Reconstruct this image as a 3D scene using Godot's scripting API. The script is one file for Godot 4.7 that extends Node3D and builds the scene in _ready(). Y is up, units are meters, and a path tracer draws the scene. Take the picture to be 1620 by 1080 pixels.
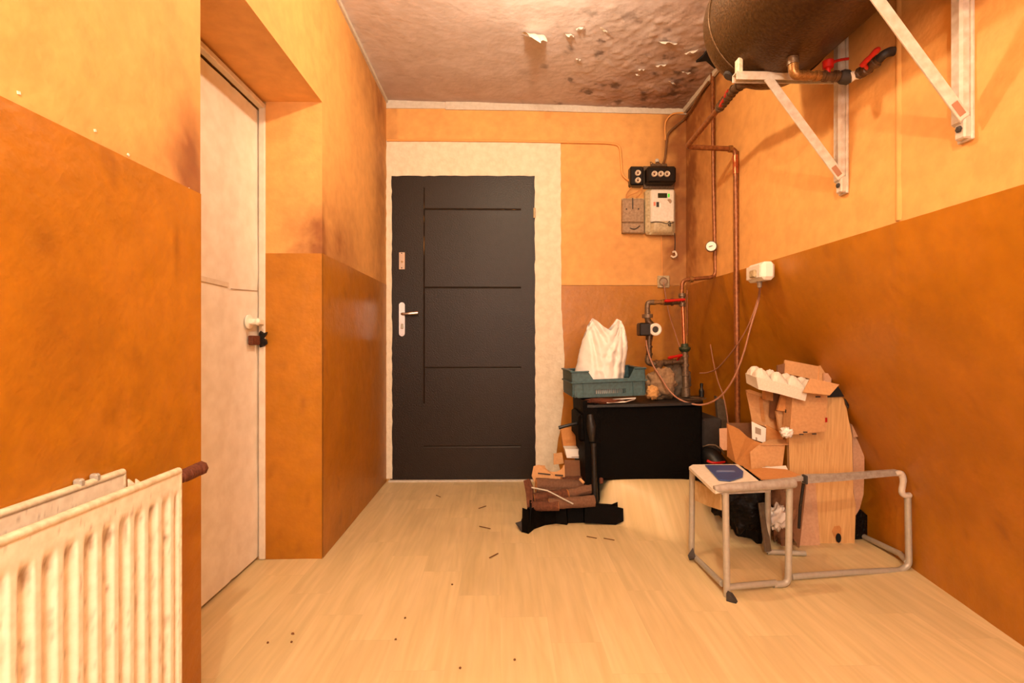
extends Node3D
# A worn hallway: ochre walls with a brown gloss dado, a dark entrance door, a stove and its pipes, a bronze water tank on brackets, and scrap cardboard.

const WALL_LEFT := -0.789
const WALL_RIGHT := 1.259
const WALL_BACK := -3.49
const DADO := 1.335

var M := {}
var taken := {}
var nz := FastNoiseLite.new()
var nfine := FastNoiseLite.new()
var thing_now: Node3D

# ---------------------------------------------------------------- geometry
class Geo:
	var v := PackedVector3Array()
	var n := PackedVector3Array()
	var c := PackedColorArray()
	var u := PackedVector2Array()
	var colored := false
	var mapped := false

	func tri(a: Vector3, b: Vector3, d: Vector3) -> Geo:
		var k := (b - a).cross(d - a)
		if k.length_squared() < 1e-16:
			return self
		k = k.normalized()
		return tri_n(a, b, d, k, k, k)

	func tri_n(a: Vector3, b: Vector3, d: Vector3, na: Vector3, nb: Vector3, nd: Vector3) -> Geo:
		v.append(a); v.append(d); v.append(b)
		n.append(na); n.append(nd); n.append(nb)
		return self

	func quad(a: Vector3, b: Vector3, d: Vector3, e: Vector3) -> Geo:
		tri(a, b, d)
		return tri(a, d, e)

	func quad_n(a, b, d, e, na, nb, nd, ne) -> Geo:
		tri_n(a, b, d, na, nb, nd)
		return tri_n(a, d, e, na, nd, ne)

	# a box with chamfered edges
	func box(at: Vector3, size: Vector3, bev := 0.0, turn := Basis.IDENTITY) -> Geo:
		var h := size / 2.0
		var b: float = min(bev, min(h.x, min(h.y, h.z)) * 0.49)
		var ax := [Vector3.RIGHT, Vector3.UP, Vector3.BACK]
		var hh := [h.x, h.y, h.z]
		var put := func(p: Vector3) -> Vector3: return at + turn * p
		for i in 3:
			var j := (i + 1) % 3
			var k := (i + 2) % 3
			for s in [-1.0, 1.0]:
				var o: Vector3 = ax[i] * hh[i] * s
				var p: Vector3 = ax[j] * (hh[j] - b)
				var q: Vector3 = ax[k] * (hh[k] - b) * s
				quad(put.call(o - p - q), put.call(o + p - q), put.call(o + p + q), put.call(o - p + q))
		if b > 0.0:
			for i in 3:
				var j := (i + 1) % 3
				var k := (i + 2) % 3
				for s in [-1.0, 1.0]:
					for t in [-1.0, 1.0]:
						var e: Vector3 = ax[i] * (hh[i] - b)
						var p1: Vector3 = ax[j] * hh[j] * s + ax[k] * (hh[k] - b) * t
						var p2: Vector3 = ax[j] * (hh[j] - b) * s + ax[k] * hh[k] * t
						_facing([put.call(p1 - e), put.call(p1 + e), put.call(p2 + e), put.call(p2 - e)], at)
			for s in [-1.0, 1.0]:
				for t in [-1.0, 1.0]:
					for w in [-1.0, 1.0]:
						_facing([put.call(Vector3(h.x * s, (h.y - b) * t, (h.z - b) * w)), put.call(Vector3((h.x - b) * s, h.y * t, (h.z - b) * w)), put.call(Vector3((h.x - b) * s, (h.y - b) * t, h.z * w))], at)
		return self

	# a polygon wound so that it faces away from a point
	func _facing(p: Array, from: Vector3) -> Geo:
		var k: Vector3 = (p[1] - p[0]).cross(p[2] - p[0])
		if k.dot(p[0] - from) < 0.0:
			p.reverse()
		if p.size() == 3:
			return tri(p[0], p[1], p[2])
		return quad(p[0], p[1], p[2], p[3])

	func bar(a: Vector3, b: Vector3, w: float, t: float, up := Vector3.UP, bev := 0.002) -> Geo:
		var z := (b - a).normalized()
		var x := up.cross(z).normalized()
		var y := z.cross(x)
		return box((a + b) / 2.0, Vector3(w, t, a.distance_to(b)), bev, Basis(x, y, z))

	# a sheet with these corners, front face along n0 (towards the first named side), of thickness th going the other way
	func slab(pts: Array, th: float, to := Vector3.ZERO) -> Geo:
		var k := Vector3.ZERO
		for i in pts.size():
			var a: Vector3 = pts[i]
			var b: Vector3 = pts[(i + 1) % pts.size()]
			k += a.cross(b)
		k = k.normalized()
		if to == Vector3.ZERO:
			to = Vector3(0, 0.95, 0)
		var mid := Vector3.ZERO
		for p in pts:
			mid += p / pts.size()
		var ring: Array = pts.duplicate()
		if k.dot(to - mid) < 0:
			k = -k
			ring.reverse()
		var x: Vector3 = (ring[1] - ring[0])
		x = (x - k * x.dot(k)).normalized()
		var y := k.cross(x)
		var flat := PackedVector2Array()
		for p in ring:
			flat.append(Vector2((p - mid).dot(x), (p - mid).dot(y)))
		var t := Geometry2D.triangulate_polygon(flat)
		for i in range(0, t.size(), 3):
			var a: Vector3 = ring[t[i]]
			var b: Vector3 = ring[t[i + 1]]
			var d: Vector3 = ring[t[i + 2]]
			if (b - a).cross(d - a).dot(k) < 0:
				var s := b
				b = d
				d = s
			tri(a, b, d)
			tri(a - k * th, d - k * th, b - k * th)
		for i in ring.size():
			var a: Vector3 = ring[i]
			var b: Vector3 = ring[(i + 1) % ring.size()]
			quad(a, a - k * th, b - k * th, b)
		return self

	# a round tube along points; radii may differ from point to point
	func tube(pts: Array, r, seg := 12, cap := true) -> Geo:
		var m := pts.size()
		var t := []
		for i in m:
			var d := Vector3.ZERO
			if i > 0:
				d += (pts[i] - pts[i - 1]).normalized()
			if i < m - 1:
				d += (pts[i + 1] - pts[i]).normalized()
			t.append(d.normalized() if d.length() > 1e-5 else Vector3.UP)
		var x: Vector3 = t[0].cross(Vector3.UP if abs(t[0].y) < 0.9 else Vector3.RIGHT).normalized()
		var rings := []
		var dirs := []
		for i in m:
			x = (x - t[i] * x.dot(t[i])).normalized()
			var y: Vector3 = t[i].cross(x)
			var rr: float = r[i] if r is Array else r
			var ring := []
			var dd := []
			for k in seg + 1:
				var a := TAU * k / seg
				var d: Vector3 = x * cos(a) + y * sin(a)
				dd.append(d)
				ring.append(pts[i] + d * rr)
			rings.append(ring)
			dirs.append(dd)
		for i in m - 1:
			for k in seg:
				quad_n(rings[i][k], rings[i][k + 1], rings[i + 1][k + 1], rings[i + 1][k], dirs[i][k], dirs[i][k + 1], dirs[i + 1][k + 1], dirs[i + 1][k])
		if cap:
			for k in seg:
				tri(pts[0], rings[0][k + 1], rings[0][k])
				tri(pts[m - 1], rings[m - 1][k], rings[m - 1][k + 1])
		return self

	# a turned shape about the line from a towards b; profile of (distance along, radius)
	func lathe(a: Vector3, b: Vector3, profile: Array, seg := 24, smooth := false) -> Geo:
		var z := (b - a).normalized()
		var x := z.cross(Vector3.UP if abs(z.y) < 0.9 else Vector3.RIGHT).normalized()
		var y := z.cross(x)
		var m := profile.size()
		var sn := []
		for i in m - 1:
			var d: Vector2 = profile[i + 1] - profile[i]
			sn.append(Vector2(-d.y, d.x).normalized())
		for i in m - 1:
			var p: Vector2 = profile[i]
			var q: Vector2 = profile[i + 1]
			var np: Vector2 = sn[i]
			var nq: Vector2 = sn[i]
			if smooth:
				if i > 0: np = (sn[i] + sn[i - 1]).normalized()
				if i < m - 2: nq = (sn[i] + sn[i + 1]).normalized()
			for k in seg:
				var d0 := x * cos(TAU * k / seg) + y * sin(TAU * k / seg)
				var d1 := x * cos(TAU * (k + 1) / seg) + y * sin(TAU * (k + 1) / seg)
				quad_n(a + z * p.x + d0 * p.y, a + z * p.x + d1 * p.y, a + z * q.x + d1 * q.y, a + z * q.x + d0 * q.y,
					z * np.x + d0 * np.y, z * np.x + d1 * np.y, z * nq.x + d1 * nq.y, z * nq.x + d0 * nq.y)
		return self

	# a surface over u, v in 0..1
	func grid(nu: int, nv: int, f: Callable, col = null, uv = null) -> Geo:
		var p := []
		for j in nv + 1:
			for i in nu + 1:
				p.append(f.call(float(i) / nu, float(j) / nv))
		var w := nu + 1
		var nn := []
		var cc := []
		var uu := []
		colored = col != null
		mapped = uv != null
		for j in nv + 1:
			for i in nu + 1:
				var dx: Vector3 = p[j * w + min(i + 1, nu)] - p[j * w + max(i - 1, 0)]
				var dy: Vector3 = p[min(j + 1, nv) * w + i] - p[max(j - 1, 0) * w + i]
				var k := dx.cross(dy)
				nn.append(k.normalized() if k.length_squared() > 1e-18 else Vector3.UP)
				if colored:
					cc.append(col.call(p[j * w + i]))
				if mapped:
					uu.append(uv.call(p[j * w + i]))
		for j in nv:
			for i in nu:
				var a := j * w + i
				for q in [[a, a + 1, a + w + 1], [a, a + w + 1, a + w]]:
					tri_n(p[q[0]], p[q[1]], p[q[2]], nn[q[0]], nn[q[1]], nn[q[2]])
					if colored:
						c.append(cc[q[0]]); c.append(cc[q[2]]); c.append(cc[q[1]])
					if mapped:
						u.append(uu[q[0]]); u.append(uu[q[2]]); u.append(uu[q[1]])
		return self

	# a lumpy rounded body
	func blob(at: Vector3, r: Vector3, nz_: FastNoiseLite, amp: float, freq: float, nu := 28, nv := 18) -> Geo:
		return grid(nu, nv, func(a: float, b: float) -> Vector3:
			var t := TAU * a
			var p := PI * (b - 0.5)
			var d := Vector3(cos(t) * cos(p), sin(p), -sin(t) * cos(p))
			return at + r * d * (1.0 + amp * nz_.get_noise_3dv((at * 3.0 + d) * freq)))

	func commit(at: Vector3) -> ArrayMesh:
		var a := []
		a.resize(Mesh.ARRAY_MAX)
		var moved := PackedVector3Array()
		moved.resize(v.size())
		for i in v.size():
			moved[i] = v[i] - at
		a[Mesh.ARRAY_VERTEX] = moved
		a[Mesh.ARRAY_NORMAL] = n
		if colored and c.size() == v.size():
			a[Mesh.ARRAY_COLOR] = c
		if mapped and u.size() == v.size():
			a[Mesh.ARRAY_TEX_UV] = u
		var m := ArrayMesh.new()
		m.add_surface_from_arrays(Mesh.PRIMITIVE_TRIANGLES, a)
		return m

	func foot() -> Vector3:
		var lo := Vector3.INF
		var hi := -Vector3.INF
		for p in v:
			lo = lo.min(p)
			hi = hi.max(p)
		return Vector3((lo.x + hi.x) / 2, lo.y, (lo.z + hi.z) / 2)

# a polyline with its corners rounded
func bend(pts: Array, r: float, steps := 5) -> Array:
	var out := [pts[0]]
	for i in range(1, pts.size() - 1):
		var a: Vector3 = pts[i - 1]
		var b: Vector3 = pts[i]
		var d: Vector3 = pts[i + 1]
		var k: float = min(r, min(a.distance_to(b), b.distance_to(d)) * 0.45)
		var p := b + (a - b).normalized() * k
		var q := b + (d - b).normalized() * k
		for s in steps + 1:
			var t := float(s) / steps
			out.append(p.lerp(b, t).lerp(b.lerp(q, t), t))
	out.append(pts[-1])
	return out

# a hanging cable through points
func spline(pts: Array, per := 8) -> Array:
	var out := []
	for i in pts.size() - 1:
		var a: Vector3 = pts[max(i - 1, 0)]
		var b: Vector3 = pts[i]
		var d: Vector3 = pts[i + 1]
		var e: Vector3 = pts[min(i + 2, pts.size() - 1)]
		for s in per:
			out.append(b.cubic_interpolate(d, a, e, float(s) / per))
	out.append(pts[-1])
	return out

# ---------------------------------------------------------------- scene objects
func numbered(called: String) -> String:
	if not taken.has(called):
		taken[called] = 0
		return called
	taken[called] += 1
	return "%s_%03d" % [called, taken[called]]

func thing(called: String, label: String, category: String, at: Vector3, group := "") -> Node3D:
	var o := Node3D.new()
	o.name = numbered(called)
	o.position = at
	o.set_meta("label", label)
	o.set_meta("category", category)
	if group:
		o.set_meta("group", group)
	add_child(o)
	return o

func world_of(o: Node3D) -> Vector3:
	var p := o.position
	var q := o.get_parent()
	while q is Node3D and q != self:
		p += q.position
		q = q.get_parent()
	return p

func part(parent: Node3D, called: String, g: Geo, m: Material, label := "") -> MeshInstance3D:
	var o := MeshInstance3D.new()
	o.name = called
	var at := g.foot()
	o.mesh = g.commit(at)
	o.mesh.surface_set_material(0, m)
	o.position = at - world_of(parent)
	if label:
		o.set_meta("label", label)
	parent.add_child(o, true)
	return o

func single(called: String, g: Geo, m: Material, label: String, category: String, group := "") -> MeshInstance3D:
	var o := MeshInstance3D.new()
	o.name = numbered(called)
	var at := g.foot()
	o.mesh = g.commit(at)
	o.mesh.surface_set_material(0, m)
	o.position = at
	o.set_meta("label", label)
	o.set_meta("category", category)
	if group:
		o.set_meta("group", group)
	add_child(o)
	return o

func setting(called: String, label := "") -> Node3D:
	var o := Node3D.new()
	o.name = called
	o.set_meta("kind", "structure")
	if label:
		o.set_meta("label", label)
	add_child(o)
	return o

# ---------------------------------------------------------------- materials
func ramp_tex(a: Color, b: Color, freq: float, octaves := 4, seed_ := 1, size := 256) -> NoiseTexture2D:
	var f := FastNoiseLite.new()
	f.noise_type = FastNoiseLite.TYPE_SIMPLEX_SMOOTH
	f.frequency = freq
	f.fractal_octaves = octaves
	f.seed = seed_
	var t := NoiseTexture2D.new()
	t.width = size
	t.height = size
	t.seamless = true
	t.noise = f
	var r := Gradient.new()
	r.set_color(0, a)
	r.set_color(1, b)
	t.color_ramp = r
	return t

func bump_tex(freq: float, strength: float, seed_ := 3, size := 256) -> NoiseTexture2D:
	var f := FastNoiseLite.new()
	f.noise_type = FastNoiseLite.TYPE_SIMPLEX_SMOOTH
	f.frequency = freq
	f.fractal_octaves = 4
	f.seed = seed_
	var t := NoiseTexture2D.new()
	t.width = size
	t.height = size
	t.seamless = true
	t.noise = f
	t.as_normal_map = true
	t.bump_strength = strength
	return t

func mat(called: String, color: Color, rough: float, metal := 0.0, tex: Texture2D = null, scale := 6.0, bump: Texture2D = null, depth := 0.5) -> StandardMaterial3D:
	var m := StandardMaterial3D.new()
	m.albedo_color = color
	m.roughness = rough
	m.metallic = metal
	if tex or bump:
		m.uv1_triplanar = true
		m.uv1_world_triplanar = true
		m.uv1_scale = Vector3.ONE * scale
	if tex:
		m.albedo_texture = tex
	if bump:
		m.normal_enabled = true
		m.normal_texture = bump
		m.normal_scale = depth
	M[called] = m
	return m

func make_materials() -> void:
	var soft := ramp_tex(Color(0.93, 0.92, 0.90), Color.WHITE, 0.02, 4, 5)
	var blotch := ramp_tex(Color(0.80, 0.77, 0.73), Color.WHITE, 0.02, 4, 9)
	var rust := ramp_tex(Color(0.66, 0.56, 0.48), Color(1, 0.97, 0.94), 0.03, 5, 12)
	var peel := bump_tex(0.05, 2.5, 3)
	var grain := bump_tex(0.12, 5.0, 8)
	var wall := mat("wall", Color.WHITE, 0.75, 0.0, soft, 2.2, peel, 0.22)
	wall.vertex_color_use_as_albedo = true
	var dado := mat("dado", Color.WHITE, 0.42, 0.0, soft, 2.6, peel, 0.22)
	dado.vertex_color_use_as_albedo = true
	var ceil := mat("ceiling", Color.WHITE, 0.8, 0.0, soft, 1.7, peel, 0.25)
	ceil.vertex_color_use_as_albedo = true
	var fl := StandardMaterial3D.new()
	fl.albedo_texture = floor_texture()
	fl.roughness = 0.42
	fl.normal_enabled = false
	M["floor"] = fl
	mat("masonry", Color(0.8, 0.62, 0.38), 0.9)
	mat("plaster", Color(0.9, 0.86, 0.77), 0.8, 0.0, soft, 3.0, peel, 0.6)
	mat("trim", Color(0.82, 0.79, 0.74), 0.7, 0.0, soft, 5.0, peel, 0.3)
	mat("flake", Color(0.88, 0.85, 0.8), 0.8)
	mat("white_door", Color(0.93, 0.91, 0.87), 0.6, 0.0, soft, 2.0, peel, 0.15)
	mat("jamb", Color(0.88, 0.84, 0.78), 0.6, 0.0, soft, 3.0)
	mat("dark_door", Color(0.148, 0.116, 0.09), 0.4, 0.0, soft, 3.0, grain, 0.15).metallic_specular = 0.35
	mat("black", Color(0.03, 0.03, 0.032), 0.45)
	mat("soot", Color(0.045, 0.036, 0.031), 0.6, 0.0, soft, 5.0, peel, 0.6).metallic_specular = 0.15
	mat("iron", Color(0.085, 0.075, 0.07), 0.5, 0.1, rust, 5.0, peel, 0.8)
	mat("hole", Color(0.012, 0.011, 0.01), 0.95)
	mat("chrome", Color(0.82, 0.8, 0.77), 0.22, 1.0)
	mat("steel", Color(0.70, 0.68, 0.63), 0.4, 0.25, soft, 8.0)
	mat("grey_steel", Color(0.72, 0.7, 0.67), 0.5, 0.2, blotch, 7.0)
	mat("bracket", Color(0.82, 0.795, 0.75), 0.5, 0.05, ramp_tex(Color(0.88, 0.82, 0.77), Color.WHITE, 0.02, 5, 20), 5.0)
	mat("rust_light", Color(0.62, 0.44, 0.33), 0.8)
	mat("rust", Color(0.46, 0.26, 0.16), 0.8, 0.1, rust, 12.0, peel, 1.0)
	mat("copper", Color(0.64, 0.43, 0.26), 0.36, 0.4, rust, 5.0, peel, 0.3)
	mat("copper_bright", Color(0.85, 0.52, 0.36), 0.3, 0.85, blotch, 8.0)
	mat("brass", Color(0.68, 0.53, 0.31), 0.35, 0.5, rust, 14.0, peel, 0.4)
	mat("galvanised", Color(0.52, 0.46, 0.38), 0.42, 0.4, rust, 9.0, peel, 0.7)
	mat("dull_pipe", Color(0.43, 0.35, 0.26), 0.38, 0.35, rust, 9.0, peel, 0.6)
	mat("green_fitting", Color(0.22, 0.27, 0.17), 0.6, 0.2, blotch, 9.0)
	mat("red", Color(0.68, 0.07, 0.045), 0.4)
	mat("tape", Color(0.95, 0.94, 0.92), 0.6)
	mat("bronze", Color(0.38, 0.27, 0.125), 0.4, 0.5, ramp_tex(Color(0.66, 0.62, 0.58), Color.WHITE, 0.05, 6, 31, 512), 2.4, bump_tex(0.14, 3.0, 33), 0.35)
	var cream := mat("radiator", Color.WHITE, 0.4, 0.0, ramp_tex(Color(0.9, 0.88, 0.85), Color.WHITE, 0.03, 4, 41), 4.0)
	cream.vertex_color_use_as_albedo = true
	mat("cream", Color(0.9, 0.86, 0.76), 0.45, 0.0, blotch, 10.0)
	mat("meter", Color(0.88, 0.85, 0.8), 0.45, 0.0, soft, 9.0)
	mat("grimy", Color(0.78, 0.71, 0.56), 0.5, 0.0, blotch, 9.0)
	mat("terminal", Color(0.66, 0.55, 0.43), 0.6, 0.0, blotch, 8.0)
	mat("bakelite", Color(0.035, 0.033, 0.033), 0.35)
	mat("porcelain", Color(0.85, 0.78, 0.68), 0.3)
	mat("lcd", Color(0.15, 0.17, 0.1), 0.2)
	var led := mat("led", Color(0.3, 0.9, 0.3), 0.3)
	led.emission_enabled = true
	led.emission = Color(0.3, 1.0, 0.3)
	led.emission_energy_multiplier = 0.25
	mat("conduit", Color(0.88, 0.62, 0.33), 0.6)
	mat("cable_grey", Color(0.5, 0.44, 0.38), 0.6)
	mat("cable_painted", Color(0.45, 0.3, 0.16), 0.6)
	mat("cable_dark", Color(0.16, 0.13, 0.11), 0.6)
	mat("cable_pink", Color(0.62, 0.43, 0.33), 0.55)
	mat("crate", Color(0.25, 0.39, 0.42), 0.45, 0.0, blotch, 9.0)
	var bag := mat("bag", Color(0.87, 0.85, 0.82), 0.4, 0.0, null, 1.0, bump_tex(0.02, 6.0, 51), 0.35)
	bag.uv1_scale = Vector3.ONE * 7.0
	bag.backlight_enabled = true
	bag.backlight = Color(0.25, 0.24, 0.22)
	mat("wool", Color(0.62, 0.5, 0.37), 0.95, 0.0, blotch, 14.0, grain, 1.0)
	mat("bread", Color(0.8, 0.6, 0.36), 0.9, 0.0, soft, 12.0, grain, 0.7)
	var corr := ramp_tex(Color(0.92, 0.90, 0.88), Color.WHITE, 0.03, 4, 61)
	mat("card", Color(0.80, 0.61, 0.41), 0.85, 0.0, corr, 7.0)
	mat("card_orange", Color(0.78, 0.54, 0.30), 0.85, 0.0, corr, 7.0)
	mat("card_pale", Color(0.82, 0.63, 0.42), 0.85, 0.0, corr, 7.0)
	mat("card_dark", Color(0.5, 0.34, 0.22), 0.85, 0.0, corr, 7.0)
	mat("card_pink", Color(0.80, 0.63, 0.5), 0.85, 0.0, corr, 7.0)
	var ply := ramp_tex(Color(0.88, 0.83, 0.76), Color.WHITE, 0.02, 4, 64)
	var pl := mat("plywood", Color(0.88, 0.71, 0.48), 0.75, 0.0, ply, 1.0)
	pl.uv1_scale = Vector3(14, 0.9, 14)
	mat("pulp", Color(0.9, 0.86, 0.8), 0.9, 0.0, soft, 20.0, grain, 0.6)
	mat("sticker_pink", Color(0.85, 0.5, 0.4), 0.7)
	mat("paper", Color(0.92, 0.9, 0.86), 0.8)
	mat("print", Color(0.25, 0.2, 0.17), 0.8)
	mat("label_grey", Color(0.62, 0.55, 0.47), 0.8)
	mat("seat", Color(0.93, 0.9, 0.84), 0.35, 0.0, soft, 8.0)
	mat("apron", Color(0.82, 0.72, 0.54), 0.6, 0.0, ply, 4.0)
	mat("blue", Color(0.2, 0.29, 0.5), 0.45)
	mat("blue_print", Color(0.4, 0.46, 0.62), 0.5)
	mat("folder", Color(0.1, 0.11, 0.12), 0.4)
	mat("wood", Color(0.46, 0.29, 0.19), 0.9, 0.0, rust, 7.0, grain, 1.0)
	mat("bark", Color(0.50, 0.36, 0.27), 0.95, 0.0, blotch, 14.0, grain, 1.2)
	mat("splinter", Color(0.42, 0.27, 0.13), 0.9)
	mat("white_plastic", Color(0.93, 0.91, 0.86), 0.4)
	mat("rubber", Color(0.2, 0.18, 0.165), 0.7)
	mat("black_bag", Color(0.07, 0.055, 0.05), 0.5, 0.0, null, 1.0, grain, 0.6).metallic_specular = 0.25
	mat("grey_box", Color(0.2, 0.17, 0.15), 0.7, 0.0, blotch, 6.0)
	mat("patch", Color(0.42, 0.36, 0.29), 0.85, 0.0, blotch, 6.0)

# printed lino: strips of pale wood, each with its own tone and grain
func floor_texture() -> ImageTexture:
	var n := 1024
	var g := FastNoiseLite.new()
	g.frequency = 0.02
	g.fractal_octaves = 4
	g.seed = 71
	var strips := 8
	var im := Image.create(n, n, true, Image.FORMAT_RGB8)
	var wide := n / strips
	for x in n:
		var s := x / wide
		var ox := x % wide
		for y in n:
			var ly := (y + s * 389) % n
			var board := ly / 512
			var oy := ly % 512
			var tone: float = fmod(float((s * 7 + board * 13 + s * board * 5) % 11) * 0.37, 1.0)
			# grain runs along the board; it is blended across the seam so that it repeats
			var gy := float(oy)
			var k: float = g.get_noise_3d(x * 1.6, gy * 0.10, s * 40.0 + board * 90.0)
			var rings: float = sin((ox * 0.09 + g.get_noise_3d(ox * 0.35, gy * 0.05, s * 17.0 + board * 31.0 + 300.0) * 9.0) * 2.0)
			var joint: float = 1.0
			if ox < 1: joint = 0.96
			if oy < 2: joint = 0.965
			var b: float = (0.955 + (tone - 0.5) * 0.045 + k * 0.06 + rings * 0.012) * joint
			im.set_pixel(x, y, Color(0.85 * b, 0.76 * b, 0.565 * b * (1.0 + k * 0.04)))
	im.generate_mipmaps()
	return ImageTexture.create_from_image(im)

func lin(c: Color) -> Color:
	return c.srgb_to_linear()

# ---------------------------------------------------------------- the place
func _ready() -> void:
	# camera
	var cam := Camera3D.new()
	cam.name = "camera"
	cam.fov = 67.38
	cam.position = Vector3(0, 0.95, 0)
	cam.rotation.y = -atan(15.0 / 810.0)
	cam.near = 0.02
	add_child(cam)
	cam.current = true
	# air and exposure: an indoor scene, lit by its two bulbs
	var env := Environment.new()
	env.background_mode = Environment.BG_COLOR
	env.background_color = Color(0.02, 0.02, 0.025)
	env.tonemap_mode = Environment.TONE_MAPPER_LINEAR
	env.tonemap_exposure = 1.0
	env.sdfgi_enabled = true
	env.ssao_enabled = true
	env.ssil_enabled = true
	var we := WorldEnvironment.new()
	we.name = "air"
	we.environment = env
	add_child(we)
	nz.noise_type = FastNoiseLite.TYPE_SIMPLEX_SMOOTH
	nz.frequency = 1.0
	nz.fractal_octaves = 4
	nz.seed = 4
	nfine.noise_type = FastNoiseLite.TYPE_SIMPLEX_SMOOTH
	nfine.frequency = 8.0
	nfine.fractal_octaves = 4
	nfine.seed = 14
	make_materials()
	bulb(Vector3(0.17, 2.35, -1.9), 2.55, 1.05, "bare light bulb hanging from the ceiling in front of the water tank")
	bulb(Vector3(-0.05, 2.28, 0.6), 2.6, 3.2, "bare light bulb hanging from the ceiling behind the photographer")
	daylight_window(5.2)
	build_shell()
	build_doors()
	build_electrics()
	build_tank()
	build_pipes()
	build_stove()
	build_radiator()
	build_stool()
	build_cardboard()
	build_litter()

const LAMP_COLOR := Color(1.0, 0.885, 0.735)

func bulb(at: Vector3, top: float, energy: float, label: String) -> void:
	var t := thing("light_bulb", label, "lamp", at, "")
	var glass := StandardMaterial3D.new()
	glass.albedo_color = Color(0.95, 0.93, 0.88)
	glass.emission_enabled = true
	glass.emission = LAMP_COLOR
	glass.emission_energy_multiplier = 6.0
	var prof := [Vector2(0, 0.0)]
	for i in range(1, 9):
		var a := PI * i / 10.0
		prof.append(Vector2(0.035 * (1.0 - cos(a)), 0.035 * sin(a)))
	prof.append(Vector2(0.085, 0.014))
	part(t, "glass_bulb", Geo.new().lathe(at - Vector3(0, 0.035, 0), at + Vector3(0, 1, 0), prof, 20, true), glass)
	part(t, "socket", Geo.new().lathe(at + Vector3(0, 0.05, 0), at + Vector3(0, 1, 0), [Vector2(0, 0), Vector2(0, 0.018), Vector2(0.05, 0.02), Vector2(0.06, 0.006), Vector2(0.06, 0)], 16), M.bakelite)
	part(t, "cord", Geo.new().tube([at + Vector3(0, 0.11, 0), Vector3(at.x, top, at.z)], 0.003, 8), M.cable_dark)
	var l := OmniLight3D.new()
	l.name = "light"
	l.light_color = LAMP_COLOR
	l.light_energy = energy
	l.light_size = 0.03
	l.omni_range = 12.0
	l.omni_attenuation = 2.0
	l.shadow_enabled = true
	t.add_child(l)

# the window behind the photographer: dim daylight through a frosted pane
func daylight_window(energy: float) -> void:
	var w := setting("window_1", "frosted window in the wall behind the photographer")
	var c := Vector3(0.15, 1.5, 1.6)
	var pane := StandardMaterial3D.new()
	pane.albedo_color = Color(0.9, 0.92, 0.95)
	pane.emission_enabled = true
	pane.emission = DAY_COLOR
	pane.emission_energy_multiplier = 0.8
	part(w, "pane", Geo.new().box(c + Vector3(0, 0, -0.005), Vector3(1.4, 1.3, 0.01)), pane)
	var fr := Geo.new()
	for s in [-1.0, 0.0, 1.0]:
		fr.box(c + Vector3(s * 0.7, 0, -0.015), Vector3(0.07 if s != 0.0 else 0.04, 1.37, 0.03), 0.004)
	for s in [-1.0, 1.0]:
		fr.box(c + Vector3(0, s * 0.65, -0.015), Vector3(1.4, 0.07, 0.03), 0.004)
	part(w, "window_frame", fr, M.trim)
	var l := AreaLight3D.new()
	l.name = "daylight"
	l.area_size = Vector2(1.36, 1.26)
	l.area_normalize_energy = true
	l.light_color = DAY_COLOR
	l.light_energy = energy
	l.area_range = 12.0
	l.area_attenuation = 2.0
	l.shadow_enabled = true
	l.position = c + Vector3(0, 0, -0.04)
	w.add_child(l)

const DAY_COLOR := Color(1.0, 0.95, 0.90)

# ------------------------------------------------ shell
var upper_color := lin(Color(0.90, 0.673, 0.385))
var dado_color := lin(Color(0.70, 0.452, 0.085))
var soot_color := lin(Color(0.50, 0.26, 0.08))

func blot(p: Vector3, at: Vector3, rx: float, ry: float, rz: float) -> float:
	var d := Vector3((p.x - at.x) / rx, (p.y - at.y) / ry, (p.z - at.z) / rz)
	return exp(-d.length_squared())

func paint_upper(p: Vector3) -> Color:
	var s := 0.0
	var w := 0.75 + 0.5 * nz.get_noise_3dv(p * 7.0) + 0.2 * nfine.get_noise_3dv(p * 3.0)
	if p.x < -0.7:
		# soot and hand marks by the jamb, at the pillar's edge and towards the entrance door
		s += 1.1 * blot(p, Vector3(-0.789, 1.395, -1.311), 0.2, 0.17, 0.085) * w
		s += 0.3 * blot(p, Vector3(-0.789, 1.303, -1.136), 0.2, 0.10, 0.16) * w
		s += 1.2 * blot(p, Vector3(-0.789, 1.365, -2.227), 0.13, 0.17, 0.07) * w
		s += 0.8 * blot(p, Vector3(-0.789, 1.408, -2.522), 0.2, 0.20, 0.26) * w
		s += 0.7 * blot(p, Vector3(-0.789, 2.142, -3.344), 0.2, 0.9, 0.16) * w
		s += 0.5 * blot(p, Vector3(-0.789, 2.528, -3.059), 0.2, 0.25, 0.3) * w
	if p.z < -3.3:
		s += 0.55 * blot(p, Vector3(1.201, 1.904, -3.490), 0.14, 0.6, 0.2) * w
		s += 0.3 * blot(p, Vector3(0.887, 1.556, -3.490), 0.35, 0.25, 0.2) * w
	if p.x > 1.1:
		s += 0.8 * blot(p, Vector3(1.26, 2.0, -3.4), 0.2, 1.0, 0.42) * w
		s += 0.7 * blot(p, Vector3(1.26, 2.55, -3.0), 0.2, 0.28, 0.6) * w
		s += 0.35 * blot(p, Vector3(1.259, 1.861, -1.635), 0.2, 0.10, 0.06) * w
	var c := upper_color.lerp(soot_color, clampf(s, 0.0, 0.85))
	return c * (1.0 + 0.10 * nz.get_noise_3dv(p * 2.3) + 0.05 * nfine.get_noise_3dv(p))

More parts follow.
